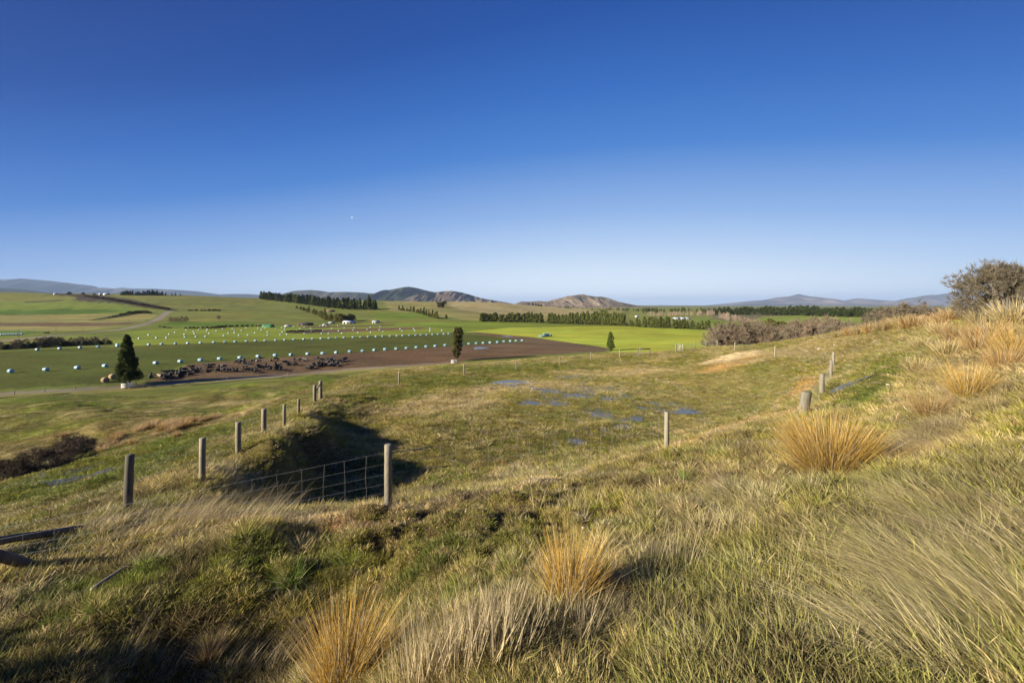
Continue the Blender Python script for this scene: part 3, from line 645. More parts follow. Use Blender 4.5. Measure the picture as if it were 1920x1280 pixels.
def scatter_points(n, r0, r1, th=57, th0=0):
    tt = R(1) * RNG.uniform(th0, th, n) * np.where(RNG.uniform(0, 1, n) < .5, -1, 1); r = np.exp(RNG.uniform(math.log(r0), math.log(r1), n))
    return r * np.sin(tt), r * np.cos(tt), r
def make_scatter(name, x, y, sc, which, tint, rz, zs=None, **k):
    z = H(x, y); n = len(x)
    rot = np.c_[RNG.normal(0, .08, n), RNG.normal(0, .08, n), rz]
    me = np_mesh_points(name, np.c_[x, y, z], {'rot': ('FLOAT_VECTOR', rot), 'size': ('FLOAT_VECTOR', np.c_[sc, sc, sc * (zs if zs is not None else 1)]), 'which': ('INT', which), 'tint': ('FLOAT_COLOR', tint)})
    o = link(name, me, **k)
    ng = bpy.data.node_groups.new(name, 'GeometryNodeTree')
    ng.interface.new_socket('Geometry', in_out='INPUT', socket_type='NodeSocketGeometry'); ng.interface.new_socket('Geometry', in_out='OUTPUT', socket_type='NodeSocketGeometry')
    gi = ng.nodes.new('NodeGroupInput'); go = ng.nodes.new('NodeGroupOutput')
    iop = ng.nodes.new('GeometryNodeInstanceOnPoints'); ci = ng.nodes.new('GeometryNodeCollectionInfo')
    ci.inputs['Collection'].default_value = protos; ci.inputs['Separate Children'].default_value = True; ci.inputs['Reset Children'].default_value = True
    def na(nm, ty):
        a = ng.nodes.new('GeometryNodeInputNamedAttribute'); a.data_type = ty; a.inputs['Name'].default_value = nm
        return [s for s in a.outputs if s.enabled and s.name == 'Attribute'][0]
    L = ng.links.new
    L(gi.outputs[0], iop.inputs['Points']); L(ci.outputs[0], iop.inputs['Instance']); iop.inputs['Pick Instance'].default_value = True
    L(na('which', 'INT'), iop.inputs['Instance Index']); L(na('rot', 'FLOAT_VECTOR'), iop.inputs['Rotation']); L(na('size', 'FLOAT_VECTOR'), iop.inputs['Scale'])
    L(iop.outputs[0], go.inputs[0])
    md = o.modifiers.new('scatter', 'NODES'); md.node_group = ng
    return o
def np_mesh_points(name, V, attrs):
    me = bpy.data.meshes.new(name); me.vertices.add(len(V)); me.vertices.foreach_set('co', V.astype(np.float32).ravel())
    for an, (ty, arr) in attrs.items():
        a = me.attributes.new(an, ty, 'POINT'); arr = np.asarray(arr, np.float32)
        if ty == 'FLOAT': a.data.foreach_set('value', arr.ravel())
        elif ty == 'FLOAT_COLOR': a.data.foreach_set('color', np.c_[arr, np.ones(len(arr))].astype(np.float32).ravel())
        elif ty == 'FLOAT_VECTOR': a.data.foreach_set('vector', arr.ravel())
        elif ty == 'INT': a.data.foreach_set('value', arr.astype(np.int32).ravel())
    me.update(); return me
GREEN_T = np.array([.165, .245, .024]); YEL_T = np.array([.35, .33, .038]); DRY_T = np.array([.70, .54, .26]); GREY_T = np.array([.62, .53, .36]); RUST_T = np.array([.44, .26, .09])
def turf(n, r0, r1, **k):
    x, y, r = scatter_points(n, r0, r1, **k)
    d = lookup(gdry, x, y); ln = lookup(glen, x, y); c = lookup(gtint, x, y)
    # patchiness: tufts and gaps
    pt = fbm(x / .28, y / .28, 3, 101) + .5 * fbm(x / 1.1, y / 1.1, 2, 102)
    wz = np.maximum(ell(x, y, 6.6, 29.7, 7, 7.6), ell(x, y, 3.6, 19.8, 3, 2.0))
    hgt = H(x, y)
    keep = (RNG.uniform(0, 1, n) < np.clip(.35 + ln * .8, .12, 1)) & (pt > -.38 - .1 * ln)
    keep &= ~((wz > .5) & (hgt < -6.13) & (RNG.uniform(0, 1, n) < .2) & (x > 0))
    x, y, r, d, ln, c, pt = (a[keep] for a in (x, y, r, d, ln, c, pt)); n = len(x)
    u = RNG.uniform(0, 1, n); dn = d + .25 * fbm(x / .5, y / .5, 2, 103)
    isdry = u < dn
    # green <-> yellow by noise, dry <-> grey by noise
    a = ss(-.3, .3, fbm(x / .9, y / .9, 2, 104) + .6 * (d - .4))[:, None]; b_ = ss(-.2, .4, fbm(x / .7, y / .7, 2, 105))[:, None]
    tint = np.where(isdry[:, None], DRY_T * (1 - b_) + GREY_T * b_, GREEN_T * (1 - a) + YEL_T * a)
    rust = (RNG.uniform(0, 1, n) < .08)[:, None]; tint = np.where(rust & isdry[:, None], RUST_T, tint)
    tint = tint * .62 + (c * 1.1) * .38; tint = tint * RNG.uniform(.6, 1.3, n)[:, None]
    pa = fbm(x / .33, y / .33, 3, 108); pb2 = ss(.12, .4, fbm(x / .6, y / .6, 2, 109) ) * (r < 14)
    tint = tint * (1 + .5 * pa)[:, None]; tint = tint * (1 - .75 * pb2[:, None]) + np.array([.13, .095, .045]) * .75 * pb2[:, None]
    px = x / np.maximum(y, .01)
    leanL = px > .35
    kind = RNG.integers(0, 3, n)
    med = (ln > .65) & (RNG.uniform(0, 1, n) < .55); kind = np.where(med, RNG.integers(3, 5, n), kind)
    lg = RNG.uniform(0, 1, n) < ss(.9, 1.7, ln + .25 * isdry) * .8
    kind = np.where(lg, np.where(leanL, RNG.integers(7, 9, n), RNG.integers(5, 7, n)), kind)
    cush = (~lg) & (RNG.uniform(0, 1, n) < .2); kind = np.where(cush, 11, kind)
    crs = (r < 6.5) & ((ln > .95) | (x > .3 * y)) & (RNG.uniform(0, 1, n) < .38); kind = np.where(crs, RNG.integers(12, 14, n), kind); lg = lg & ~crs
    tint = np.where(crs[:, None] & (RNG.uniform(0, 1, n) < .6)[:, None], tint * .4 + np.array([.24, .28, .035]) * .6, tint)
    sc = RNG.uniform(.75, 1.35, n) * np.clip((r / 5.0) ** .62, .8, 4.2) * np.where(lg, .75 + .18 * ln, 1) * (1 + .35 * np.clip(pt, -.5, .8))
    sc = np.minimum(sc, np.where(lg, 2.2, 3.6))
    rz = np.where(lg, RNG.normal(0, .7, n) + 1.2 * fbm(x / .8, y / .8, 2, 106), RNG.uniform(0, 6.28, n))
    zs = np.where(lg, .8, 1.0) * np.clip((6.0 / r) ** .45, .35, 1)
    return x, y, sc, kind, tint, rz, zs
x, y, sc, kind, tint, rz, zs = turf(150000, 1.25, 75)
make_scatter('turf_grass', x, y, sc, kind, tint, rz, zs, label='short green and straw coloured turf on the near slopes', cat='grass', kind='stuff')
x, y, sc, kind, tint, rz, zs = turf(110000, 22, 118)
kk = (x / y > -1.25) & (np.hypot(x, y) < 118) & (lookup(gtint, x, y)[:, 1] > .08)
make_scatter('turf_grass_beyond', x[kk], y[kk], sc[kk] * .9, kind[kk], tint[kk], rz[kk], zs[kk], label='rough grazed turf on the slopes beyond the fences', cat='grass', kind='stuff')
x, y, sc, kind, tint, rz, zs = turf(60000, .5, 40, th=135, th0=56.5)
make_scatter('turf_grass_beside', x, y, sc, kind, tint, rz, zs, label='rough turf on the ridge beside and behind the viewpoint', cat='grass', kind='stuff')
# tall pale stalks
def stalks(n, spots, name, label):
    X, Y, SC, K, TI, RZ = [], [], [], [], [], []
    for px, py, rx, ry, m_, kk, s_ in spots:
        p = G(px, py); a = RNG.uniform(0, 6.28, m_); q_ = np.sqrt(RNG.uniform(0, 1, m_))
        wx = rx / F * p.y; wy = max(.12, ry * p.y * p.y / (F * max(.8, -p.z)))
        dy = q_ * np.sin(a) * wy; X.append(p.x + q_ * np.cos(a) * wx + dy * p.x / p.y); Y.append(p.y + dy); SC.append(RNG.uniform(.7, 1.25, m_) * s_); K.append(np.full(m_, kk))
        TI.append((GREY_T * .7 + DRY_T * .45) * RNG.uniform(.7, 1.2, m_)[:, None]); RZ.append(RNG.normal(0, .3, m_))
    Y = np.maximum(np.concatenate(Y), 1.3)
    make_scatter(name, np.concatenate(X), Y, np.concatenate(SC), np.concatenate(K), np.concatenate(TI), np.concatenate(RZ), label=label, cat="grass", kind="stuff")
stalks(0, [(430,980,110,12,110,9,1.2),(250,985,160,14,70,9,1.0),(540,985,60,6,16,9,.9),(760,955,50,6,8,9,.7),(880,1230,120,40,46,10,1.0),(840,1270,90,25,30,10,1.1),(1010,1180,120,40,20,10,1.0),(1180,1080,150,40,24,10,.9),(1320,1010,140,35,26,10,.8),(760,1200,60,30,12,10,1.0),
 (480,1260,120,20,16,9,1.0),(330,1270,100,15,10,9,.9),(1100,960,120,25,14,10,1.1),(1480,940,90,20,30,10,.8),(1700,830,100,25,40,10,.8),(1820,780,90,25,40,10,.8),(1850,700,60,15,30,10,.8),(1640,1050,200,60,12,10,.9),(440,870,60,12,15,9,.9)],
 'tall_dry_stalks', 'thin pale dry stalks standing along fence and ridge')

# ------------------------------------------------------------------ tussocks
m_gold = blade_mat('golden_tussock', (.36, .24, .028), (.68, .45, .13)); m_rust = blade_mat('rusty_tussock', (.34, .21, .060), (.56, .38, .17))
m_straw = blade_mat('straw_tussock', (.34, .26, .08), (.62, .50, .26)); m_pale = blade_mat('pale_grass_tuft', (.36, .31, .09), (.78, .65, .36)); m_grn = blade_mat('green_grass_tuft', (.10, .19, .02), (.30, .40, .08))
g = np.random.default_rng(12)
def tus(name, n, mat, Rb, L, wd, spread, lean=(0, 0), curl=.35):
    return blades_mesh(name, merge([A_(int(n * .65), Rb, L, wd, spread, lean, curl, 4, g), A_(int(n * .2), Rb * 1.15, (L[0] * .5, L[1] * .9), wd, spread * 1.4, lean, curl * 2.2, 5, g), A_(int(n * .15), Rb * 1.5, (L[0] * .3, L[1] * .5), wd, spread * 1.6, lean, curl * 2.5, 4, g)]), mat)
big = tus('big_tussock', 3800, m_gold, .24, (.65, 1.2), .0075, .85, curl=.2)
med1 = tus('gold_tussock', 1700, m_gold, .13, (.35, .75), .0045, .55, (.12, 0), .25)
med2 = tus('straw_tussock', 1100, m_gold, .22, (.45, .95), .0065, .75, curl=.3)
med3 = tus('rust_tussock', 1000, m_rust, .22, (.4, .85), .0065, .75, curl=.3)
sm = tus('small_rust', 420, m_rust, .07, (.15, .38), .0045, .6, (.1, 0), .2)
far1 = tus('far_rust', 420, m_rust, .28, (.5, .95), .020, .7, curl=.3)
far2 = tus('far_straw', 420, m_straw, .28, (.5, 1.0), .020, .7, curl=.3)
m_buff = blade_mat('buff_tussock', (.40, .27, .10), (.62, .46, .26)); far3 = tus('far_buff', 420, m_buff, .26, (.5, .9), .018, .65, curl=.4)
grn = tus('green_tuft', 420, m_grn, .12, (.10, .34), .0050, .9, (.25, .1), .5)
flow = tus('flow_tuft', 240, m_pale, .24, (.2, .8), .0085, .75, (-.7, .5), .6)
flow2 = tus('flow_tuft_green', 240, blade_mat('yellow_green_tuft', (.20, .24, .035), (.50, .48, .15)), .24, (.2, .65), .0085, .8, (-.6, .5), .6)
def tussock(me, px, py, s, label, grp='tussocks', rz=None, sz=None, name='tussock'):
    p = G(px, py); o = link(name, me, None, (p.x, p.y, p.z - .03), rz if rz is not None else random.uniform(0, 6.28), label=label, cat='tussock', group=grp)
    o.scale = (s, s, sz or s * 1.1); return o
tussock(big, 1556, 895, .95, 'large golden tussock fanning wide beside the fat leaning fence post')
tussock(med1, 645, 1290, .84, 'tall golden tussock at the bottom edge in front of the shaded ground', rz=0)
tussock(med1, 1065, 1125, .72, 'yellow tussock with grey stalks midway along the near bank', rz=.4)
tussock(sm, 392, 1232, .85, 'small orange tussock alone in the dark shaded ground', rz=.3)
tussock(med2, 1815, 742, 1.0, 'big straw coloured tussock on the right slope behind a brown one')
tussock(med3, 1745, 780, .85, 'brown tussock at the foot of the right slope')
tussock(med3, 1885, 690, 1.05, 'orange brown tussock near the right edge below the ridge')
tussock(med2, 1905, 668, 1.2, 'pale tussock at the right edge below the bare tree')
tussock(med3, 1795, 640, 1.25, 'upright rusty tussock on the ridge left of the bare tree')
ridge = [(1592,628,1.0),(1612,627,1.1),(1632,624,1.2),(1652,622,1.2),(1668,618,1.2),(1690,616,1.4),(1706,615,1.3),(1722,612,1.2),(1740,612,1.0),(1766,607,1.1),(1782,604,1.3),(1802,600,1.2),(1760,628,1.0),(1835,655,.9),(1730,655,.8),(1570,632,.9),(1860,640,1.0),(1840,612,1.0),(1900,612,1.4),(1775,670,.9),(1720,700,.8)]
for k, (a, b_, s) in enumerate(sorted(ridge)):
    tussock([far2, far1][k % 2], a, b_, s, '%s tussock, %s from the left along the grassy ridge' % (['straw coloured', 'rusty'][k % 2], ordinal(k + 1)), 'tussocks along the right ridge')
lt = [(192,847,1.1),(205,838,.9),(215,826,1.1),(226,818,1.0),(212,832,.7),(232,832,.8),(248,832,.9),(258,810,1.1),(270,806,1.0),(282,803,1.2),(288,795,1.0),(305,806,1.2),(318,812,1.0),(316,800,1.2),(328,806,1.1),(334,797,1.2),(346,800,1.1),(352,792,1.0),(364,792,1.1),(378,790,1.0),(392,787,.9),(404,785,.9),(332,818,.7),(290,818,.8),(222,838,.7),(120,818,.7),(548,735,.8)]
for k, (a, b_, s) in enumerate(sorted(lt)):
    tussock([far1, far3][k % 2], a, b_, s * random.uniform(.55, .8), 'rusty tussock beside the stream, %s from the left of the patch' % ordinal(k + 1), 'rusty tussocks on the left slope')
tussock(grn, 545, 1085, .95, 'bright green arching grass tuft in front of the bare red soil'); tussock(grn, 655, 1055, .9, 'dark green grass tuft below the red soil patch, right of the bright one')
tussock(grn, 1290, 905, 1.0, 'leafy green tuft in the dip below the middle post'); tussock(grn, 845, 1145, .7, 'short green tuft right of the tall golden tussock')
tussock(grn, 1215, 890, .8, 'yellow green tuft in the dip in front of the middle fence post')
for k in range(46):
    a = RNG.uniform(1560, 1960); b_ = RNG.uniform(900, 1300)
    if a < 1560 + (b_ - 880) * .35: a += 170
    pale_ = RNG.uniform() < .6
    tussock(flow if pale_ else flow2, a, b_, RNG.uniform(.38, .62), 'long %s grass tuft lying over on the right foreground slope' % ('pale straw' if pale_ else 'yellow green'), 'combed %s grass tufts' % ('pale' if pale_ else 'green'), rz=RNG.normal(-.15, .4), name='grass_tuft')
bpy.context.view_layer.update()

# ------------------------------------------------------------------ fences
m_post = simple('weathered_post', (.34, .30, .22), .9, .5, 7, (.13, .12, .085), .8, (1, 1, .12))
m_postdark = simple('dark_timber', (.16, .14, .11), .9, .5, 7, (.06, .055, .05), .8, (1, 1, .12))
m_wire = simple('galvanised_wire', (.55, .55, .55), .5, .2, 3, metallic=.6)
m_white = simple('white_painted_timber', (.72, .70, .64), .7, .2, 5)
def post_mesh(name, h, r, mat=m_post, lean=(0, 0), n=14, flat=False):
    g = np.random.default_rng(abs(hash((round(h, 3), round(r, 3)))) % 9999); mb = MB(); k = 7
    pts = [(lean[0] * t_, lean[1] * t_, -.35 + (h + .35) * t_) for t_ in np.linspace(0, 1, k)]
    pts += [(lean[0], lean[1], h + .008)]
    mb.tube(pts, [r * (1.04 - .06 * i / k) for i in range(k)] + [r * .82], n, True, .05, g)
    # drying cracks: thin dark slots are left to the bump; a few knots stand proud
    for i in range(3):
        a = g.uniform(0, 6.28); z = g.uniform(.15, .8) * h
        mb.tube([(lean[0] * z / h + r * .9 * math.cos(a), lean[1] * z / h + r * .9 * math.sin(a), z), (lean[0] * z / h + r * 1.05 * math.cos(a), lean[1] * z / h + r * 1.05 * math.sin(a), z)], [r * .22, r * .12], 6)
    return mb.mesh(name, mat, False)
def wire_curve(pts, sag=.015, seg=4):
    out = []
    for p, q in zip(pts, pts[1:]):
        for i in range(seg):
            t_ = i / seg; v_ = Vector(p).lerp(Vector(q), t_); v_.z -= sag * 4 * t_ * (1 - t_); out.append(v_)
    out.append(Vector(pts[-1])); return out
def fence(name, label, posts, wires, wr, net=None, mats=None, group=None):
    """posts: (base point, height, radius, lean)"""
    b0 = posts[0][0]; root = empty(name, b0, label=label, cat='fence', group=group)
    for i, (p, h, r, ln) in enumerate(posts):
        m_ = (mats or {}).get(i, m_post)
        link('post', post_mesh('post', h, r, m_, ln), root, p - b0)
    tops = [(p + Vector((ln[0] * .5, ln[1] * .5 - r * 1.05, 0)), h) for p, h, r, ln in posts]
    for f in wires:
        mb = MB(); mb.tube(wire_curve([Vector((p.x, p.y, p.z + f * h)) - b0 for p, h in tops], .02), wr, 4, False)
        link('wire', mb.mesh('wire', m_wire), root)
    if net:
        g = random.Random(5)
        for (p, h), (q, h2) in zip(tops, tops[1:]):
            L = (q - p).length; k = max(1, int(L / net))
            for i in range(1, k):
                t_ = (i + g.uniform(-.08, .08)) / k; a = p.lerp(q, t_) - b0; hh = h + (h2 - h) * t_
                zz = [a + Vector((g.uniform(-.012, .012), 0, hh * (wires[0] + (wires[-1] - wires[0]) * u))) for u in (0, .3, .6, 1)]
                mb = MB(); mb.tube(zz, wr, 4, False); link('wire_stay', mb.mesh('wire_stay', m_wire), root)
    return root
def pb(px, Y, dz=0): return onG(px, Y, dz)
NW = [.04, .14, .26, .40, .55, .72, .90]
pl = Vector((-6.94, 5.0, float(H(-6.94, 5.0))))
PA = [(pl, -2.70 - pl.z, .06, (0, 0)), (pb(728, 6.9), 1.0, .062, (0, 0)), (pb(1250, 10.3), .97, .058, (0, 0)), (pb(1503, 13.2), .72, .14, (.15, 0)), (pb(1541, 17), .85, .085, (0, 0)), (pb(1558, 23), .92, .07, (0, 0)), (pb(1562, 27), .85, .07, (.03, 0)),
      (pb(1453, 35), .95, .06, (0, 0)), (pb(1378, 46), .9, .06, (0, 0))]
fence('netting_fence', 'weathered post and wire netting fence curving round the right side of the hollow', PA, NW, .0013, .3)
PBx = [(pb(238, 7.3), .98, .062, (.05, 0)), (pb(379, 9.5), .93, .062, (.01, 0)), (pb(447, 13.0), .90, .075, (-.01, 0)), (pb(495, 15.5), .93, .085, (0, 0)), (pb(533, 17.6), .88, .06, (0, 0)), (pb(560, 20.2), .75, .06, (0, 0)), (pb(590, 25.5), 1.05, .10, (0, 0)), (pb(601, 27), 1.15, .11, (0, 0))]
fB = fence('post_fence', 'dark leaning posts marching down the bank on the left', PBx, [.35, .55, .75, .93], .0016, None, {0: m_postdark})
p, q = PBx[6][0] + Vector((0, 0, .62)), PBx[7][0] + Vector((0, 0, .98)); mb = MB(); mb.tube([p - PBx[0][0], q - PBx[0][0]], .05, 8)
link('stay_rail', mb.mesh('stay_rail', m_post), fB)
PC = [(pb(602, 27.2), .3, .05, (0, 0)), (pb(748, 33.3), .95, .06, (0, 0)), (pb(870, 37.9), .95, .055, (0, 0)), (pb(968, 40.7), .9, .055, (0, 0)), (pb(1049, 44.4), .95, .055, (0, 0)), (pb(1108, 47.8), .9, .05, (0, 0)), (pb(1162, 50.7), 1.0, .06, (0, 0)), (pb(1200, 52.8), .95, .055, (0, 0)), (pb(1267, 54), 1.05, .075, (0, 0))]
fence('paddock_fence', 'thin wire fence of short pale posts along the crest below the ploughed field', PC, [.3, .5, .7, .9], .0035)
PD = [(pb(1281, 53.5), .9, .07, (0, 0)), (pb(1303, 56), 1.0, .06, (.05, 0)), (pb(1324, 58), .95, .06, (0, 0)), (pb(1345, 58), .9, .06, (0, 0))]
fence('yard_fence', 'short run of netting fence right of the small gate in front of the scrub', PD, [.1, .3, .5, .7, .9], .006, .6)
# gate between them
gt = empty('farm_gate', pb(1274, 53.6), label='small grey metal gate between two pale posts on the far crest', cat='gate')
mb = MB(); a, b_ = PC[-1][0] - gt.location, PD[0][0] - gt.location
for zz in (.15, .35, .55, .75, .92): mb.tube([a + Vector((0.05, 0, zz)), b_ + Vector((-.05, 0, zz))], .02, 6)
link('gate_rail', mb.mesh('gate_rail', m_wire), gt)
mb = MB(); mb.tube([a + Vector((.08, 0, .1)), b_ + Vector((-.08, 0, .95))], .02, 6); mb.tube([a + Vector((.06, 0, .1)), a + Vector((.06, 0, .96))], .024, 6); mb.tube([b_ + Vector((-.06, 0, .1)), b_ + Vector((-.06, 0, .96))], .024, 6)
link('gate_frame', mb.mesh('gate_frame', m_wire), gt)
# dark hitching rail on the crest
hp = pb(1196, 52); hr = empty('timber_rail', hp, label='dark timber rail on two posts on the crest left of the gate', cat='rail')
mb = MB(); mb.tube([(0, 0, .82), (1.55, .1, .86)], .06, 8); link('rail', mb.mesh('rail', m_postdark), hr)
for xx in (.12, 1.5): link('post', post_mesh('post', .85, .055, m_postdark), hr, (xx, .04, 0))
# rails lying beside the left fence
def log(name, pts, rad, mat, label, cat='log', grp=None):
    p0 = Vector(pts[0]); mb = MB(); g = np.random.default_rng(4); n = 9; P = []
    for i in range(n):
        t_ = i / (n - 1) * (len(pts) - 1); k = min(int(t_), len(pts) - 2); P.append(Vector(pts[k]).lerp(Vector(pts[k + 1]), t_ - k) - p0)
    mb.tube(P, np.linspace(rad[0], rad[1], n), 12, True, .06, g)
    return link(name, mb.mesh(name, mat), None, p0, label=label, cat=cat, group=grp)
log('fence_rail', [at(-60, 1030, 5.3), at(0, 1012, 5.6), at(160, 990, 6.6), at(300, 984, 7.5)], (.058, .05), m_postdark, 'long round timber rail slanting through the grass at the left edge')
log('fallen_post', [at(-40, 1030, 4.9), at(0, 1042, 5.0), at(68, 1062, 5.3)], (.062, .058), m_postdark, 'short dark timber post lying at the left edge below the rail')
# fallen branch
bpts = [G(172, 1117), G(210, 1090), G(238, 1072), G(262, 1053)]
for v_ in bpts: v_.z += .07
br = log('fallen_branch', bpts, (.022, .010), simple('dead_wood', (.30, .26, .21), .9, .5, 9), 'thin dead branch lying on the bright green grass at lower left', 'branch')
# boundary fence beside the farm track
ft = []
for px in range(-30, 660, 57):
    py = np.interp(px, [-30, 0, 55, 115, 176, 245, 285, 480, 652], [746, 743, 737, 732, 727, 722.5, 719, 709, 696]); g_ = G(px, py, 60); ft.append((g_, 1.0, .07, (0, 0)))
fence('track_fence', 'low post and wire fence along the pale farm track', ft, [.3, .5, .7, .9], .006)

# power poles along the road on the left
m_pole = simple('pole_timber', (.20, .17, .14), .9, .4, 2)
def pole_mesh(h):
    mb = MB(); mb.tube([(0, 0, -.5), (0, 0, h)], [.17, .11], 8); return mb.mesh('pole', m_pole)
PM = pole_mesh(9); mb = MB(); mb.box((0, 0, 8.5), (2.2, .14, .14)); XA = mb.mesh('crossarm', m_pole)
mb = MB(); mb.tube([(0, 0, 8.57), (0, 0, 8.8)], [.06, .045], 6); IN = mb.mesh('insulator', m_white)
poles = [(35, 634, 18), (64, 621, 10), (105, 625, 14), (157, 622, 12), (195, 616, 10), (241, 603, 8), (270, 600, 7), (228, 575, 7), (206, 571, 6)]
for k, (a, b_, hh) in enumerate(sorted(poles)):
    p = G(a, b_, 60); s_ = hh / F * p.y / 9
    o = empty('power_pole', p, .3, label='timber power pole by the road, %s from the left' % ordinal(k + 1), cat='power pole', group='power poles along the road'); o.scale = (s_,) * 3
    link('pole', PM, o); link('crossarm', XA, o); [link('insulator', IN, o, (x_, 0, 0)) for x_ in (-1, -.45, .45, 1)]

# ------------------------------------------------------------------ wrapped bales
m_wrap = simple('pale_blue_wrap', (.23, .39, .44), .35, .12, 3, spec=.5); m_wrapw = simple('white_wrap', (.36, .48, .50), .4, .1, 3, spec=.5)
def bale_mesh(name, mat, r=.62, L=1.3):
    g = np.random.default_rng(8); mb = MB(); prof = [(-.5, .80), (-.485, .90), (-.44, .965), (-.38, 1.0), (-.2, 1.012), (0, 1.015), (.2, 1.012), (.38, 1.0), (.44, .965), (.485, .90), (.5, .80)]
    V = []; n = 22
    for t_, k in prof:
        for j in range(n):
            a = 2 * math.pi * j / n; rr = r * k * (1 + .012 * math.sin(5 * a + 9 * t_) + g.uniform(-.006, .006))
            x, z = rr * math.cos(a), rr * math.sin(a); z = max(z, -r * .93); V.append((x, t_ * L, z + r * .93))
    m_ = len(prof); V += [(0, -.5 * L - .015, r * .93), (0, .5 * L + .015, r * .93)]
    Q = [(i * n + j, i * n + (j + 1) % n, (i + 1) * n + (j + 1) % n, (i + 1) * n + j) for i in range(m_ - 1) for j in range(n)]
    T = [(m_ * n, (j + 1) % n, j) for j in range(n)] + [(m_ * n + 1, (m_ - 1) * n + j, (m_ - 1) * n + (j + 1) % n) for j in range(n)]
    mb.add(V, Q, T); return mb.mesh(name, mat, True)
BM = bale_mesh('wrapped_bale', m_wrap); BW = bale_mesh('wrapped_bale_white', m_wrapw)
first_bale = None
def bale(px, py, label, grp, me=BM, s=1.0, rz=None):
    global first_bale
    p = G(px, py, 60)
    if first_bale is None: first_bale = link('wrapped_bale', me)
    o = first_bale.copy(); o.data = me; COL.objects.link(o); o.location = p; o.rotation_euler = (0, 0, rz if rz is not None else random.gauss(1.45, .12)); o.scale = (s,) * 3
    tag(o, label, 'bale', grp); return o
row1 = [(20,695),(86,692),(145,688.5),(197,685),(292,679.5),(338,676.5),(376,674),(412,671.5),(450,669.5),(484,667),(516,665),(545.5,664),(577,662.5),(605,661.5),(630.5,660),(656,658),(680,657),(702,655.5),(722,654),(743,653),(762,652),(780.5,650.5),(799,649),(816,648),(834.5,646.5),(866,644.5),(879,644),(893,643),(906,642.5),(919,641.8),(932.5,641),(945,639.7),(957,639),(967.5,638.5),(979,638)]
for k, (a, b_) in enumerate(row1): bale(a, b_ + 4 - 2 * k / 36, 'pale blue wrapped bale, %s from the left in the nearest row' % ordinal(k + 1), 'wrapped bales in the nearest row', s=.98)
row2 = [(70,655),(112,653),(150,651),(184,649.5),(220,648),(220,645.5),(279,645.5),(303,644.5),(329,643.5),(352,642.7),(376,642),(401,641),(422,640.3),(441,639.8),(462,639),(479,638),(497,637.6),(517,637),(534,636.4),(551,635.6),(569.5,635),(586,634.3),(602,633.8),(617,633.2),(630,632.6),(645,632),(662,631.3),(676,631),(690,630.4),(705,630),(717,629.5),(731,629),(744,628.7),(755,628.2),(767,627.8),(779,627.4),(789,627),(800,626.7),(811,626.2),(821,625.6),(832,625),(841,624.6)]
for k, (a, b_) in enumerate(row2): bale(a, b_ + 2.4, 'pale blue wrapped bale, %s from the left in the second row' % ordinal(k + 1), 'wrapped bales in the second row', s=.92)
rs = random.Random(21); rown = ['third', 'fourth', 'fifth', 'sixth']
for j, (ya, yb, n_b, xa, xb) in enumerate([(635.5, 619.5, 24, 266, 850), (629, 616.5, 20, 285, 800), (623.5, 613.5, 16, 330, 720), (619.5, 611.5, 14, 345, 640)]):
    for k in range(n_b):
        t_ = (k + rs.uniform(-.3, .3)) / (n_b - 1); a = xa + (xb - xa) * t_; b_ = ya + (yb - ya) * t_ + rs.uniform(-.8, .8)
        bale(a, b_, 'small pale bale scattered on bright green pasture, %s from the left in row %s' % (ordinal(k + 1), ['three', 'four', 'five', 'six'][j]), 'pale bales scattered on the bright pasture', BW, s=.78)
for k in range(9): bale(2 + k * 4.8, 628.5 - k * .1, 'white bale in a tight row at the far left, %s from the left' % ordinal(k + 1), 'white bales at the far left', BW, 1.0)
# stack of blue bales by the ploughed field, green covered stack far left of centre
for k, (a, b_, dz) in enumerate([(1012, 632, 0), (1015, 632, 0), (1018.5, 631.6, 0), (1022, 631.3, 0), (1025.5, 631, 0), (1029, 630.8, 0), (1033, 630.4, 0), (1020, 631.4, 1.15), (1023.5, 631.1, 1.15), (1027, 630.9, 1.15)]):
    o = bale(a, b_, 'blue bale heaped on the lime green field, %s from left in %s layer' % (ordinal(k + 1 if k < 7 else k - 6), 'bottom' if k < 7 else 'top'), 'blue bales heaped on the lime field', s=1.05, rz=.1); o.location.z += dz
# hay bales
m_hay = simple('old_hay', (.40, .30, .18), .95, .4, 14, (.20, .14, .08), 1.0)
mh_ = bale_mesh('hay_bale', m_hay, .72, 1.3)
for a, b_, lb in ((197, 717, 'brown round hay bale left of the dark tree, the nearer of two'), (211, 710.5, 'brown round hay bale left of the dark tree, the farther of two')):
    p = G(a, b_, 60); link('hay_bale', mh_, None, p, 1.2, label=lb, cat='hay bale', group='brown hay bales')

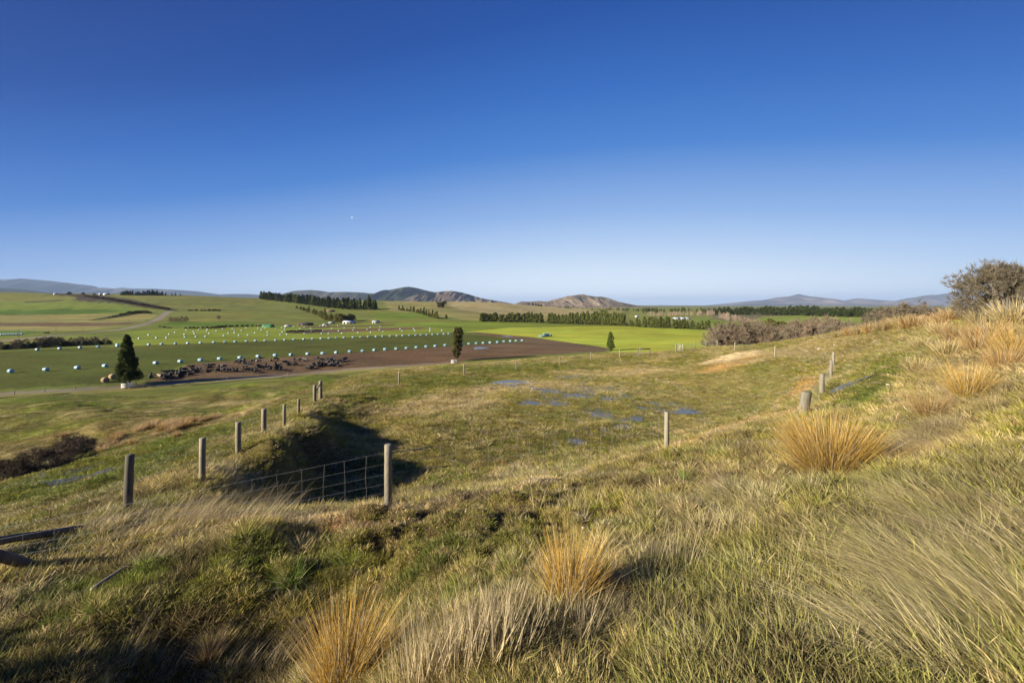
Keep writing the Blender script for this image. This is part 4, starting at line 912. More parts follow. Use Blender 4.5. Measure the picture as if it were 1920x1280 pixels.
# ------------------------------------------------------------------ cattle
def skin_cow(pose):
    V = []; E = []; Rr = []
    def v(x, y, z, r): V.append((x, y, z)); Rr.append(r); return len(V) - 1
    zb = 1.05 if pose != 'lying' else .48
    r0 = v(0, 0, zb, (.36, .40)); h = v(-.55, 0, zb + .05, (.33, .36)); rump = v(-.82, 0, zb + .02, (.24, .26)); c = v(.5, 0, zb, (.32, .38)); sh = v(.78, 0, zb + .04, (.22, .27))
    E += [(r0, h), (h, rump), (r0, c), (c, sh)]
    if pose == 'grazing': nk = v(1.1, 0, .80, (.14, .18)); hd = v(1.32, 0, .42, (.11, .13)); mz = v(1.45, 0, .14, (.08, .08))
    else: nk = v(1.12, 0, zb + .18, (.14, .18)); hd = v(1.42, 0, zb + .30, (.11, .13)); mz = v(1.72, 0, zb + .10, (.08, .08))
    E += [(sh, nk), (nk, hd), (hd, mz)]
    for s_ in (-1, 1): e = v(hd and V[hd][0] - .04, s_ * .2, V[hd][2] + .06, (.035, .02)); E.append((hd, e))
    tl = v(-.98, 0, zb - .05, (.035, .035)); t2 = v(-1.0, 0, zb - .6 if pose != 'lying' else .15, (.03, .03)); E += [(rump, tl), (tl, t2)]
    for s_ in (-1, 1):
        if pose == 'lying':
            a = v(.55, s_ * .3, .25, (.1, .1)); b = v(.85, s_ * .38, .1, (.06, .06)); E += [(c, a), (a, b)]
            a = v(-.5, s_ * .38, .25, (.13, .13)); b = v(-.15, s_ * .48, .09, (.07, .07)); E += [(h, a), (a, b)]
        else:
            a = v(.55 + .04 * s_, s_ * .2, .62, (.09, .10)); k = v(.58 + .06 * s_, s_ * .2, .36, (.06, .06)); b = v(.56 + .08 * s_, s_ * .2, .03, (.055, .055)); E += [(c, a), (a, k), (k, b)]
            a = v(-.62 + .05 * s_, s_ * .2, .72, (.12, .14)); k = v(-.78 + .06 * s_, s_ * .2, .42, (.055, .06)); b = v(-.72 + .1 * s_, s_ * .2, .03, (.055, .055)); E += [(h, a), (a, k), (k, b)]
    me = bpy.data.meshes.new('cow'); me.from_pydata(V, E, [])
    o = bpy.data.objects.new('cow', me); COL.objects.link(o); sm_ = o.modifiers.new('skin', 'SKIN')
    for i, r in enumerate(Rr): me.skin_vertices[0].data[i].radius = r
    me.skin_vertices[0].data[0].use_root = True
    o.modifiers.new('sub', 'SUBSURF').levels = 1
    dg = bpy.context.evaluated_depsgraph_get(); ev = bpy.data.meshes.new_from_object(o.evaluated_get(dg)); bpy.data.objects.remove(o)
    ev.name = 'cow_' + pose
    for p in ev.polygons: p.use_smooth = True
    return ev
def cow_mat(name, col, patch=None):
    m, t = new_mat(name); tc = N(t, 'ShaderNodeTexCoord'); oi = N(t, 'ShaderNodeObjectInfo')
    ad = N(t, 'ShaderNodeVectorMath', operation='ADD'); t.links.new(tc.outputs['Object'], ad.inputs[0]); t.links.new(oi.outputs['Random'], ad.inputs[1]); n1 = noise(t, 1.6, 1, .4, ad.outputs[0])
    r = N(t, 'ShaderNodeValToRGB'); r.color_ramp.elements[0].position = .54; r.color_ramp.elements[1].position = .57; r.color_ramp.elements[0].color = (*col, 1); r.color_ramp.elements[1].color = (*(patch or col), 1)
    t.links.new(n1.outputs[0], r.inputs[0]); b = N(t, 'ShaderNodeBsdfPrincipled'); b.inputs['Roughness'].default_value = .7; t.links.new(r.outputs[0], b.inputs['Base Color']); o = N(t, 'ShaderNodeOutputMaterial'); t.links.new(b.outputs[0], o.inputs[0]); return m
cm = {'black': cow_mat('black_hide', (.014, .012, .011)), 'black and white': cow_mat('black_white_hide', (.016, .014, .013), (.42, .38, .33)), 'pale brown': cow_mat('fawn_hide', (.30, .21, .14), (.5, .42, .33))}
cows = {p_: skin_cow(p_) for p_ in ('grazing', 'standing', 'lying')}
for me_ in cows.values(): me_.materials.append(cm['black'])
rc = random.Random(5)
def cow(px, py, pose, colr, label, grp, s=1.0):
    p = G(px, py, 60); o = bpy.data.objects.new('cow', cows[pose]); COL.objects.link(o); o.location = p; o.rotation_euler = (0, 0, rc.uniform(0, 6.28)); o.scale = (s,) * 3
    o.material_slots[0].link = 'OBJECT'; o.material_slots[0].material = cm[colr]; tag(o, label, 'cow', grp)
spots = []
for cx, cy, rx, ry, n_c in ((300, 706, 18, 3, 9), (322, 701, 16, 4, 9), (350, 697, 16, 4, 8), (380, 691, 20, 6, 10), (425, 690, 18, 6, 9), (455, 682, 14, 5, 7), (475, 675, 20, 3, 6), (500, 687, 20, 5, 8), (520, 676, 16, 4, 5), (545, 680, 14, 4, 5), (565, 673, 14, 3, 5), (600, 681, 18, 4, 12), (615, 674, 22, 3, 8), (630, 684, 16, 3, 7), (590, 688, 14, 2, 5), (645, 676, 10, 4, 4), (460, 694, 20, 3, 6), (520, 692, 20, 2, 4)):
    for _ in range(n_c): spots.append((cx + rc.uniform(-rx, rx), cy + rc.uniform(-ry, ry) + 3))
spots.sort(); cnt = {}
for a, b_ in spots:
    colr = rc.choices(['black', 'black and white', 'pale brown'], [.86, .12, .02])[0]; pose = rc.choices(['grazing', 'standing', 'lying'], [.4, .3, .3])[0]
    third = 'left part' if a < 400 else ('middle' if a < 540 else 'right part'); key = (colr, pose, third); cnt[key] = cnt.get(key, 0) + 1
    cow(a, b_, pose, colr, '%s cow %s, %s such from left in %s of herd' % (colr, pose, ordinal(cnt[key]), third), 'dairy cows on the grazed dark soil', rc.uniform(.82, .98))
for k in range(26):
    a = 537 + 2.6 * k + rc.uniform(-1, 1); cow(a, 624.5 - k * .09 + rc.uniform(-.5, .5), 'standing', 'black', 'tiny black cow in the far dark line beyond the bale rows, %s from the left' % ordinal(k + 1), 'black cows in the far herd', 1.3)

# ------------------------------------------------------------------ trees
def leaf_cloud(centers, radii, per, leaf, rng, flat=0.0):
    """many small leaf quads spread through clumps"""
    n = len(centers) * per; ci = np.repeat(np.arange(len(centers)), per)
    d = rng.normal(0, 1, (n, 3)); d /= np.linalg.norm(d, axis=1)[:, None]; rr = rng.uniform(.45, 1.0, n) ** .5
    P = centers[ci] + d * (radii[ci] * rr)[:, None]
    a = rng.normal(0, 1, (n, 3)); a /= np.linalg.norm(a, axis=1)[:, None]; b = np.cross(a, d + .3 * rng.normal(0, 1, (n, 3))); b /= np.linalg.norm(b, axis=1)[:, None] + 1e-9
    s = leaf * rng.uniform(.6, 1.4, n)[:, None]; a = a * s; b = b * s * .6
    V = np.stack([P - a, P - b * .8, P + a, P + b * .8], 1).reshape(-1, 3)
    return V, np.arange(n * 4).reshape(-1, 4)
def tree_parts(h, prof, ncl, per, leaf, mat, mtrunk, tr, seed, clr=.9, clump=.16, lo=.12, gap=0.0, bend=.04, top=.93):
    """prof(t) -> crown radius as a share of h at height share t"""
    g = np.random.default_rng(seed); C_ = []; Rd = []; mb = MB()
    ax = [Vector((bend * h * math.sin(2.2 * t_ + seed) * t_, bend * h * math.cos(1.7 * t_ + seed) * t_, t_ * h)) for t_ in np.linspace(0, top, 7)]
    mb.tube([ax[0] - Vector((0, 0, .4))] + ax, [tr * 1.25] + [tr * (1 - .85 * i / 6) for i in range(7)], 7)
    for i in range(ncl):
        t_ = lo + (1 - lo) * ((i + g.uniform(0, 1)) / ncl); a = g.uniform(0, 6.28) ; R_ = prof(t_) * h; rr = R_ * math.sqrt(g.uniform(.05, 1)) * clr
        if g.uniform() < gap: continue
        k = min(t_ / top * 6, 5.999); base = ax[int(k)].lerp(ax[int(k) + 1], k - int(k))
        c = np.array([base.x + rr * math.cos(a), base.y + rr * math.sin(a), t_ * h + g.normal(0, .01 * h)])
        C_.append(c); Rd.append(max(clump * h * (.35 + R_ / h * 2.2) * g.uniform(.6, 1.2), leaf))
        if i % 3 == 0 and R_ > .03 * h:
            s_ = ax[max(0, int(k) - 1)]; mb.tube([s_.lerp(ax[int(k)], .6), Vector(c)], [tr * .3 * (1 - t_ * .6), tr * .06], 4, False)
    V, Q = leaf_cloud(np.array(C_), np.array(Rd), per, leaf, g)
    return np_mesh('crown', V, [Q], [mat]), mb.mesh('trunk', mtrunk)
m_bark = simple('bark', (.13, .10, .075), .95, .45, 3, bump=.6); m_greybark = simple('grey_bark', (.22, .19, .16), .95, .4, 4)
L_dark = leafy('dark_conifer_needles', (.032, .046, .016), (.070, .085, .028), .15, .7); L_pine = leafy('pine_needles', (.085, .105, .032), (.17, .185, .055), .2, .35)
L_olive = leafy('olive_leaves', (.11, .115, .034), (.19, .17, .055), .2, .5); L_mid = leafy('green_shrub_leaves', (.08, .12, .028), (.14, .17, .045), .2, .8)
L_brown = leafy('bare_twigs', (.19, .145, .10), (.30, .23, .16), .1, .9); L_grey = leafy('grey_twigs', (.15, .125, .085), (.26, .215, .15), .1, 1.2); L_scrub = leafy('dark_scrub', (.06, .055, .030), (.11, .09, .05), .12, .6)
L_eu = leafy('gum_leaves', (.065, .072, .026), (.17, .15, .055), .2, 1.0)
cone = lambda w_: (lambda t_: w_ * (1 - t_) ** .75 * min(1, .45 + t_ * 3.5) + .012)
oval = lambda w_: (lambda t_: w_ * math.sqrt(max(0, 1 - (2 * t_ - 1.05) ** 2 * .92)) + .01)
dome = lambda w_: (lambda t_: w_ * math.sqrt(max(0, 1 - t_ ** 2.2)) + .01)
def put(parts, name, p, h0, h, label, cat, grp=None, rz=None, wide=1.0):
    o = empty(name, p, random.uniform(0, 6.28) if rz is None else rz, label=label, cat=cat, group=grp); s_ = h / h0; o.scale = (s_ * wide, s_ * wide, s_)
    link('crown', parts[0], o); link('trunk', parts[1], o); return o
# three paddock trees
T1 = tree_parts(12, cone(.25), 190, 120, .17, L_dark, m_bark, .24, 3, clump=.085, lo=.13)
p = G(243, 722, 60); put(T1, 'conifer_tree', p, 12, 92 / F * p.y, 'dense dark conical conifer standing in the small white pen by the track', 'tree', rz=.4)
T2 = tree_parts(12, lambda t_: .145 * min(1, (t_) * 3.2) * (1 if t_ < .78 else math.sqrt(max(0, 1 - ((t_ - .78) / .24) ** 2))) + .012, 120, 110, .17, L_eu, m_bark, .18, 5, clump=.075, lo=.12)
p = G(856, 677, 60); put(T2, 'gum_tree', p, 12, 63 / F * p.y, 'tall slim ragged tree in a white pen before the ploughed field', 'tree')
T3 = tree_parts(8, lambda t_: .215 * math.sqrt(max(0, 1 - t_ ** 1.9)) * min(1, .75 + t_ * 2) + .012, 120, 110, .13, L_mid, m_bark, .15, 8, clump=.075, lo=.05)
p = G(1145, 657, 60); put(T3, 'conical_tree', p, 8, 35 / F * p.y, 'small neat conical green tree standing alone on the crest line', 'tree')
def pen(px, py, wpx, label):
    p = G(px, py, 60); wd = wpx / F * p.y; o = empty('tree_pen', p, .25, label=label, cat='tree pen', group='white pens round paddock trees')
    for sx in (-1, 1):
        for sy in (-1, 1): mb = MB(); mb.box((0, 0, .55), (.12, .12, 1.3)); link('post', mb.mesh('post', m_white), o, (sx * wd / 2, sy * wd / 2, 0))
    for zz in (.3, .68, 1.06):
        for a, b_, d_ in ((0, -1, 0), (0, 1, 0), (-1, 0, 1), (1, 0, 1)):
            mb = MB(); mb.box((0, 0, 0), (wd + .12, .04, .22)); link('rail', mb.mesh('rail', m_white), o, (a * (wd / 2 + .083), b_ * (wd / 2 + .083), zz), math.pi / 2 * d_)
pen(238, 727, 11, 'white railed timber pen at the foot of the dark conifer'); pen(851, 681, 9, 'white railed timber pen at the foot of the slim tree')
# far belts: a handful of kinds, each tree placed alone
def kindset(hh, prof, mat, seed, nk=4, **k):
    return [tree_parts(hh, prof, k.get('ncl', 46), k.get('per', 42), k.get('leaf', .62), mat, k.get('bark', m_bark), hh * .018, seed + i, clump=k.get('clump', .10), lo=k.get('lo', .08)) for i in range(nk)]
K_pine = kindset(16, lambda t_: .20 * (1 - t_ ** 1.6) * min(1, .55 + 2 * t_) + .02, L_pine, 20); K_dark = kindset(16, lambda t_: .21 * (1 - t_ ** 1.5) + .02, L_dark, 30)
K_round = kindset(9, dome(.42), L_olive, 40, leaf=.4, lo=.1); K_col = kindset(16, lambda t_: .15 * (1 - t_ ** 2.4) + .02, L_pine, 50); K_scrub = kindset(5, dome(.6), L_scrub, 60, leaf=.26, lo=.0, clump=.14)
K_bare = kindset(9, dome(.36), L_brown, 70, leaf=.25, per=30, bark=m_greybark); K_spire = kindset(16, cone(.17), L_pine, 80)
rt = random.Random(77)
def belt(pts, n, kinds, h0, name, label, grp, cat='tree', jit=.35, rows=1, wide=1.0, ordn=True):
    """pts: (px, py of the foot, height in px) along the belt"""
    xs = [a[0] for a in pts]; L_ = []
    for r_ in range(rows):
        for k in range(n):
            t_ = (k + .5 * r_ + rt.uniform(-jit, jit)) / n * (len(pts) - 1); t_ = min(max(t_, 0), len(pts) - 1.001); i = int(t_); f = t_ - i
            a, b_, hh = (pts[i][c] + (pts[i + 1][c] - pts[i][c]) * f for c in range(3)); L_.append((a, b_ - r_ * 1.2, hh * rt.uniform(.82, 1.15), r_))
    L_.sort(key=lambda q: (q[3], q[0])); c_ = {}
    for a, b_, hh, r_ in L_:
        p = G(a, b_, 60); c_[r_] = c_.get(r_, 0) + 1; hm = hh / F * p.y
        lb = label if '%s' not in label else label % ((ordinal(c_[r_]) + ' from the left') + (' in the %s row' % ['front', 'back'][r_] if rows > 1 else ''))
        put(rt.choice(kinds), name, p, h0, hm, lb, cat, grp, wide=wide * rt.uniform(.9, 1.15))
belt([(488, 561, 13), (520, 564.5, 14), (560, 569.5, 16), (600, 575, 17), (640, 579.5, 19), (706, 581.5, 21)], 46, K_dark + K_pine[:1], 16, 'plantation_pine', 'dark plantation pine, %s', 'pines of the hill plantation', rows=2, wide=1.1)
belt([(555, 578, 6), (600, 593, 10), (612, 600, 13)], 14, K_round + K_pine[:1], 9, 'belt_tree', 'bushy tree %s down the slope left of the long white shed', 'trees of the sloping belt', wide=1.1)
belt([(612, 601, 13), (636, 604, 15), (655, 603, 13), (666, 600, 11)], 14, K_round, 9, 'round_tree', 'rounded olive tree, %s in the grove behind the long white shed', 'rounded trees behind the white shed')
belt([(748, 582, 6), (780, 586, 8), (812, 596, 11), (822, 598, 8)], 26, K_round + K_pine, 11, 'belt_tree', 'olive tree, %s in the short diagonal belt on the slope', 'trees of the diagonal belt', wide=1.0)
belt([(837, 598, 8), (840, 598, 7)], 1, K_round, 9, 'round_tree', 'lone round tree just right of the diagonal belt', None)
belt([(820, 569, 4), (826, 577, 9), (832, 570, 5), (840, 567, 3)], 9, K_scrub, 5, 'gully_shrub', 'dark shrub, %s in the small gully on the tan hill', 'shrubs in the hill gully', 'shrub')
belt([(902, 603, 14), (933, 603, 15)], 12, K_col, 16, 'shelter_pine', 'pine, %s in the first block of the valley shelterbelt', 'pines of the first valley block', wide=1.6)
belt([(937, 603.5, 15), (985, 604, 17), (1019, 605, 16)], 26, K_col + K_pine[:1], 16, 'shelter_pine', 'pine, %s in the second block of the valley shelterbelt', 'pines of the second valley block', wide=1.45)
belt([(1027, 606, 17), (1085, 608, 20)], 20, K_pine, 16, 'shelter_pine', 'pine, %s in the third block of the valley shelterbelt', 'pines of the third valley block', wide=1.3)
belt([(1090, 608, 21), (1130, 609, 25), (1174, 611, 21)], 26, K_pine + K_spire[:1], 16, 'shelter_pine', 'tall pine, %s in the middle block of the valley shelterbelt', 'pines of the middle valley block', wide=1.25)
belt([(1180, 612, 14), (1215, 614, 19), (1240, 615, 19), (1256, 615, 19)], 17, K_pine, 16, 'shelter_pine', 'pine, %s in the gappy block right of the middle', 'pines of the gappy valley block', wide=1.35)
belt([(1264, 616, 17), (1290, 616.5, 15), (1335, 618, 16)], 16, K_pine, 16, 'shelter_pine', 'pine, %s in the block above the lime field corner', 'pines above the lime field corner', wide=1.45)
belt([(1340, 618, 14), (1358, 619, 12), (1400, 620, 12)], 13, K_spire, 16, 'young_conifer', 'young conical conifer, %s in the row ending at the scrub', 'young conifers right of the valley belt', wide=1.25)
belt([(1408, 621, 12), (1422, 620, 16)], 3, K_spire, 16, 'young_conifer', 'spiky conifer, %s of three left of the olive thicket', 'three spiky conifers', wide=1.2)
belt([(1433, 622, 20), (1447, 622, 22), (1482, 621, 15)], 9, K_round, 9, 'thicket_tree', 'broad olive tree, %s in the thicket behind the grey scrub', 'trees of the olive thicket', wide=1.0)
belt([(939, 563, 4), (960, 566, 4.5), (980, 569.5, 5)], 15, K_dark, 16, 'ridge_pine', 'small dark pine, %s along the tan hill top', 'pines along the tan hill top', wide=1.4)
belt([(986, 571, 4), (1018, 575, 5)], 13, K_dark, 16, 'ridge_pine', 'small dark pine, %s running down the tan hill end', 'pines down the end of the tan hill', wide=1.4)
belt([(226, 553.5, 5), (240, 553.5, 9), (262, 554, 7), (285, 554, 10), (300, 554.5, 8), (345, 554.5, 4)], 28, K_dark, 16, 'ridge_pine', 'dark pine, %s in the clump on the left skyline', 'pines on the left skyline', wide=1.3)
for a, b_, hh, lb in ((668, 562, 13, 'tall dark pine alone on the skyline behind the plantation'), (691, 565, 12, 'wide dark pine on the skyline at the right end of the plantation'), (130, 552, 5, 'small dark shrub on the left skyline by the plough field'), (156, 552, 4, 'low dark shrub on the left skyline right of another'), (177, 553, 3, 'smallest dark shrub on the left skyline')):
    p = G(a, b_, 60); put(K_dark[0] if hh > 10 else K_scrub[0], 'skyline_tree', p, 16 if hh > 10 else 5, hh / F * p.y, lb, 'tree', wide=1.3)
# scrub
belt([(160, 556, 3), (205, 562, 4), (245, 569, 4), (290, 577, 4), (320, 581, 4)], 34, K_scrub, 5, 'hedge_shrub', 'dark shrub, %s in the hedge running down to the road bend', 'shrubs of the diagonal hedge', 'shrub', wide=1.5)
belt([(205, 596, 2.5), (240, 589, 5), (262, 587, 6), (287, 588, 4)], 14, K_scrub, 5, 'gully_shrub', 'dark green shrub, %s in the gully left of the road', 'shrubs in the roadside gully', 'shrub', wide=1.4)
belt([(316, 603, 10), (330, 603, 8), (338, 603, 9), (358, 603, 9)], 6, K_bare, 9, 'bare_tree', 'leafless brown tree, %s in the clump right of the road', 'bare trees right of the road', wide=1.4)
belt([(408, 598, 7), (414, 598, 7)], 2, K_bare, 9, 'bare_tree', 'leafless round tree in the pasture, %s of the pair', 'pair of bare trees in the pasture', wide=1.3)
belt([(348, 616, 3.5), (395, 616, 4), (430, 613, 4), (480, 612, 3), (520, 611, 3)], 24, K_scrub, 5, 'hedge_shrub', 'dark shrub, %s along the hedge behind the bale pasture', 'shrubs of the hedge behind the bales', 'shrub', wide=1.5)
belt([(300, 613, 2.5), (325, 616, 2)], 5, K_scrub, 5, 'hedge_shrub', 'low dark shrub, %s beside the pasture left of the hedge', 'low shrubs at the hedge end', 'shrub', wide=1.6)
belt([(355, 583, 3), (420, 583, 3.5)], 9, K_scrub, 5, 'hedge_shrub', 'small dark shrub, %s in the short row above the bare trees', 'shrubs in the short upper row', 'shrub', wide=1.5)
belt([(-20, 657, 9), (40, 653, 10), (95, 650, 12), (150, 648, 10), (208, 645, 8)], 52, K_bare + K_scrub, 6, 'brush', 'grey brown brush, %s in the dead hedge behind the crop', 'brush of the dead hedge', 'shrub', wide=1.1)
belt([(84, 624.5, 2), (96, 624.5, 3)], 3, K_scrub, 5, 'hedge_shrub', 'dark shrub by the road below the poles, %s', 'roadside shrubs', 'shrub', wide=1.8)
# distant woods that read as one mass
def wood(name, pts, n, kinds, h0, label, wide=1.0, kr=(0, 4)):
    Vs, Qs, o_ = [], [], 0
    for k in range(n):
        t_ = rt.uniform(0, len(pts) - 1.001); i = int(t_); f = t_ - i; a, b_, hh = (pts[i][c] + (pts[i + 1][c] - pts[i][c]) * f for c in range(3))
        p = G(a, b_ - rt.uniform(*kr), 60); s_ = hh * rt.uniform(.7, 1.2) / F * p.y / h0; src = rt.choice(kinds)[0]; m_ = len(src.vertices)
        co = np.empty(m_ * 3, np.float32); src.vertices.foreach_get('co', co); co = co.reshape(-1, 3)[:m_ // 8 * 4] * s_ * [wide, wide, 1] * (1, 1, 1)
        # every other leaf is dropped and the rest enlarged at this distance
        c4 = co.reshape(-1, 4, 3); ce = c4.mean(1, keepdims=True); c4 = ce + (c4 - ce) * 1.5; co = c4.reshape(-1, 3)
        Vs.append(co + np.array(p)); Qs.append(np.arange(len(co)).reshape(-1, 4) + o_); o_ += len(co)
    mat = kinds[0][0].materials[0]
    link(name, np_mesh(name, np.concatenate(Vs), [np.concatenate(Qs)], [mat]), label=label, cat='wood', kind='stuff')
def shuffle_leaves(parts):
    for cr, _ in parts:
        m_ = len(cr.vertices); co = np.empty(m_ * 3, np.float32); cr.vertices.foreach_get('co', co); co = co.reshape(-1, 4, 3); RNG.shuffle(co); cr.vertices.foreach_set('co', co.ravel()); cr.update()
W_dark = kindset(16, dome(.34), L_dark, 130, 3, ncl=30, per=24, leaf=.8); L_pop = leafy('bare_poplar_twigs', (.32, .24, .18), (.45, .35, .27), .1, .3); W_bare = kindset(16, lambda t_: .12 * (1 - t_ ** 3) + .02, L_pop, 140, 3, ncl=24, per=20, leaf=.5); W_pine = kindset(16, dome(.3), L_pine, 150, 3, ncl=30, per=24, leaf=.8)
for s_ in (W_dark, W_bare, W_pine): shuffle_leaves(s_)
wood('distant_woodland', [(1338, 590, 9), (1400, 591, 12), (1500, 592, 13), (1600, 595, 13), (1665, 597, 13), (1720, 598, 13), (1815, 600, 13)], 300, W_dark, 16, 'dark distant woodland under the far right mountains', 1.3, (0, 5))
wood('distant_woodland_middle', [(1205, 588, 6), (1262, 586, 6), (1340, 589, 6)], 60, W_pine, 16, 'hazy distant woods right of the rounded hill', 1.3, (0, 5))
wood('bare_poplar_wood', [(1215, 593, 8), (1262, 593, 7), (1325, 592, 9), (1340, 591, 7)], 90, W_bare, 16, 'brown leafless poplars beyond the valley sheds', 1.1, (0, 2))
wood('bare_poplar_row', [(1348, 597, 11), (1372, 602, 12), (1400, 606, 8), (1425, 604, 5)], 70, W_bare, 16, 'brown leafless poplars right of the valley shelterbelt', 1.1, (0, 2))
wood('far_trees', [(1040, 578, 3), (1130, 582, 3), (1180, 583, 4), (1230, 586, 5)], 60, W_pine, 16, 'thin line of far trees at the foot of the rounded hill', 1.5, (0, 3))

# bare grey hawthorns: branching skeleton, then twigs
def hawthorn(h, wdt, seed, nb=7, depth=5, tw=9, twl=.16, mat=L_grey, leanx=0.0, trunk=.14, flatt=.75, twr=.012):
    g = random.Random(seed); mb = MB(); tips = []
    def grow(p, d, ln, r, k):
        q = p; pts = [p]; 
        for i in range(3):
            d = (d + Vector((g.gauss(0, .22), g.gauss(0, .22), g.gauss(.02, .16)))).normalized(); q = q + d * ln / 3; pts.append(q)
        mb.tube(pts, [r, r * .9, r * .8, r * .68], 5 if r > .02 else 3, False)
        if k == 0: tips.append((q, d)); return
        if k <= 2: tips.append((pts[2], d))
        for i in range(g.choice([2, 3, 3])):
            nd = (d + Vector((g.gauss(0, .65), g.gauss(0, .65), g.gauss(.05, .4)))).normalized(); grow(q, nd, ln * g.uniform(.62, .85), r * .62, k - 1)
    for i in range(nb):
        a = 2 * math.pi * i / nb + g.uniform(-.3, .3); d = Vector((math.cos(a) * wdt / h + leanx, math.sin(a) * wdt / h, flatt + g.uniform(0, .5))).normalized()
        grow(Vector((math.cos(a) * trunk * .6, math.sin(a) * trunk * .6, -.15)), d, h * .36, trunk * .55, depth - 1)
    V = []; Q = []
    for (q, d) in tips:
        for i in range(tw):
            dd = (d * .5 + Vector((g.gauss(0, .7), g.gauss(0, .7), g.gauss(.1, .5)))).normalized(); L_ = twl * g.uniform(.5, 1.5); s_ = Vector((g.gauss(0, 1), g.gauss(0, 1), g.gauss(0, 1))).normalized() * twr; b0_ = q + dd * L_ * g.uniform(-.5, .4); n_v = len(V)
            V += [b0_ - s_, b0_ + s_, b0_ + dd * L_ + s_ * .5, b0_ + dd * L_ - s_ * .5]; Q.append((n_v, n_v + 1, n_v + 2, n_v + 3))
    return np_mesh('crown', [tuple(v_) for v_ in V], [np.array(Q)], [mat]), mb.mesh('trunk', m_greybark)
L_thorn = leafy('thorn_twigs', (.115, .10, .068), (.20, .17, .115), .1, 1.2)
HW1 = hawthorn(3.0, 2.4, 3, 10, 6, 15, .20, L_thorn, leanx=-.25, trunk=.22, twr=.011); HW2 = hawthorn(2.2, 2.2, 8, 8, 5, 12, .22, trunk=.14, twr=.014); HW3 = hawthorn(1.8, 1.7, 15, 8, 5, 13, .2, trunk=.1, mat=L_brown, twr=.013)
def haw(parts, px, Y, hpx, h0, label, name='bare_hawthorn', grp=None, wide=1.0, rz=None):
    p = onG(px, Y); s_ = hpx / F * Y / h0; o = empty(name, p, rz if rz is not None else random.uniform(0, 6), label=label, cat='shrub', group=grp); o.scale = (s_ * wide, s_ * wide, s_)
    link('crown', parts[0], o); link('trunk', parts[1], o)
haw(HW1, 1880, 24, 100, 3.0, 'large leafless grey hawthorn on the ridge at the right edge', wide=.72, rz=0)
haw(HW1, 1935, 23, 92, 3.0, 'leafless hawthorn half out of the frame at the right edge', wide=.72, rz=2.1)
haw(HW2, 1703, 42, 60, 2.2, 'spreading grey hawthorn behind the golden tussocks on the ridge', wide=1.15)
haw(HW3, 1732, 40, 26, 1.8, 'low brown scrub touching the right side of the spreading hawthorn', wide=1.1)
haw(HW3, 1672, 44, 22, 1.8, 'low brown scrub touching the left side of the spreading hawthorn', wide=1.1)
scr = [(1364,61,34,HW2),(1376,62,36,HW2),(1388,60,36,HW3),(1406,60,40,HW2),(1425,60,36,HW3),(1442,59,36,HW2),(1456,58,30,HW3),(1486,56,40,HW3),(1500,56,44,HW2),(1520,55,42,HW2),(1538,54,42,HW3),(1556,52,40,HW3),(1574,50,34,HW2),(1640,48,26,HW2),(1655,47,24,HW3)]
for k, (a, Y, hh, me_) in enumerate(sorted(scr, key=lambda q: q[0])):
    haw(me_, a, Y, hh * (1.6 if a < 1470 else 1.4), 2.2 if me_ is HW2 else 1.8, 'grey brown leafless scrub bush, %s from the left behind the ridge' % ordinal(k + 1), 'scrub_bush', 'grey scrub behind the right ridge', wide=.85 if a < 1470 else .95)
for k, (a, Y, hh) in enumerate([(1596, 62, 30), (1622, 62, 34), (1645, 62, 28), (1510, 70, 40), (1570, 75, 30), (1755, 60, 24)]):
    p = onG(a, Y); put(K_round[k % 4], 'green_bush', p, 9, hh / F * Y, 'olive green bush behind the ridge scrub, %s of six from the left' % ordinal(sorted([1596, 1622, 1645, 1510, 1570, 1755]).index(a) + 1), 'shrub', 'green bushes behind the ridge', wide=1.2)
gy = float(H(-8.8, .55)); o = empty('bare_hawthorn', Vector((-8.8, .55, gy)), 1.0, label='unseen leafless thorn bush added outside the left edge to shade the low ground', cat='shrub'); s_ = (.2 - gy) / 2.2; o.scale = (s_ * .26, s_ * .26, s_)  # bush added out of view, sized and placed to cast shade on the foreground
link('crown', HW2[0], o); link('trunk', HW2[1], o)
# dark bushes in the left gully
L_dk = leafy('dark_brown_twigs', (.085, .068, .05), (.14, .11, .08), .1, 1.2)
K_gorse = [hawthorn(2.4, 2.2, 33 + i, 9, 5, 16, .26, L_dk, trunk=.1, twr=.013, flatt=.5) for i in range(2)]
for a, b_, hh, lb in ((112, 876, 56, 'big dark twiggy bush in the gully on the left slope'), (66, 886, 44, 'dark bush left of the big twiggy bush in the gully'), (18, 896, 36, 'low dark bush at the left edge above the puddled grass'), (139, 850, 34, 'small dark bush behind the big twiggy bush'), (-20, 890, 30, 'dark bush cut by the left edge'), (1690, 612, 12, 'dark low bush in the ridge grass')):
    p = G(a, b_); put(K_gorse[a % 2], 'gully_bush', p, 2.4, hh / F * p.y, lb, 'shrub', wide=1.05)

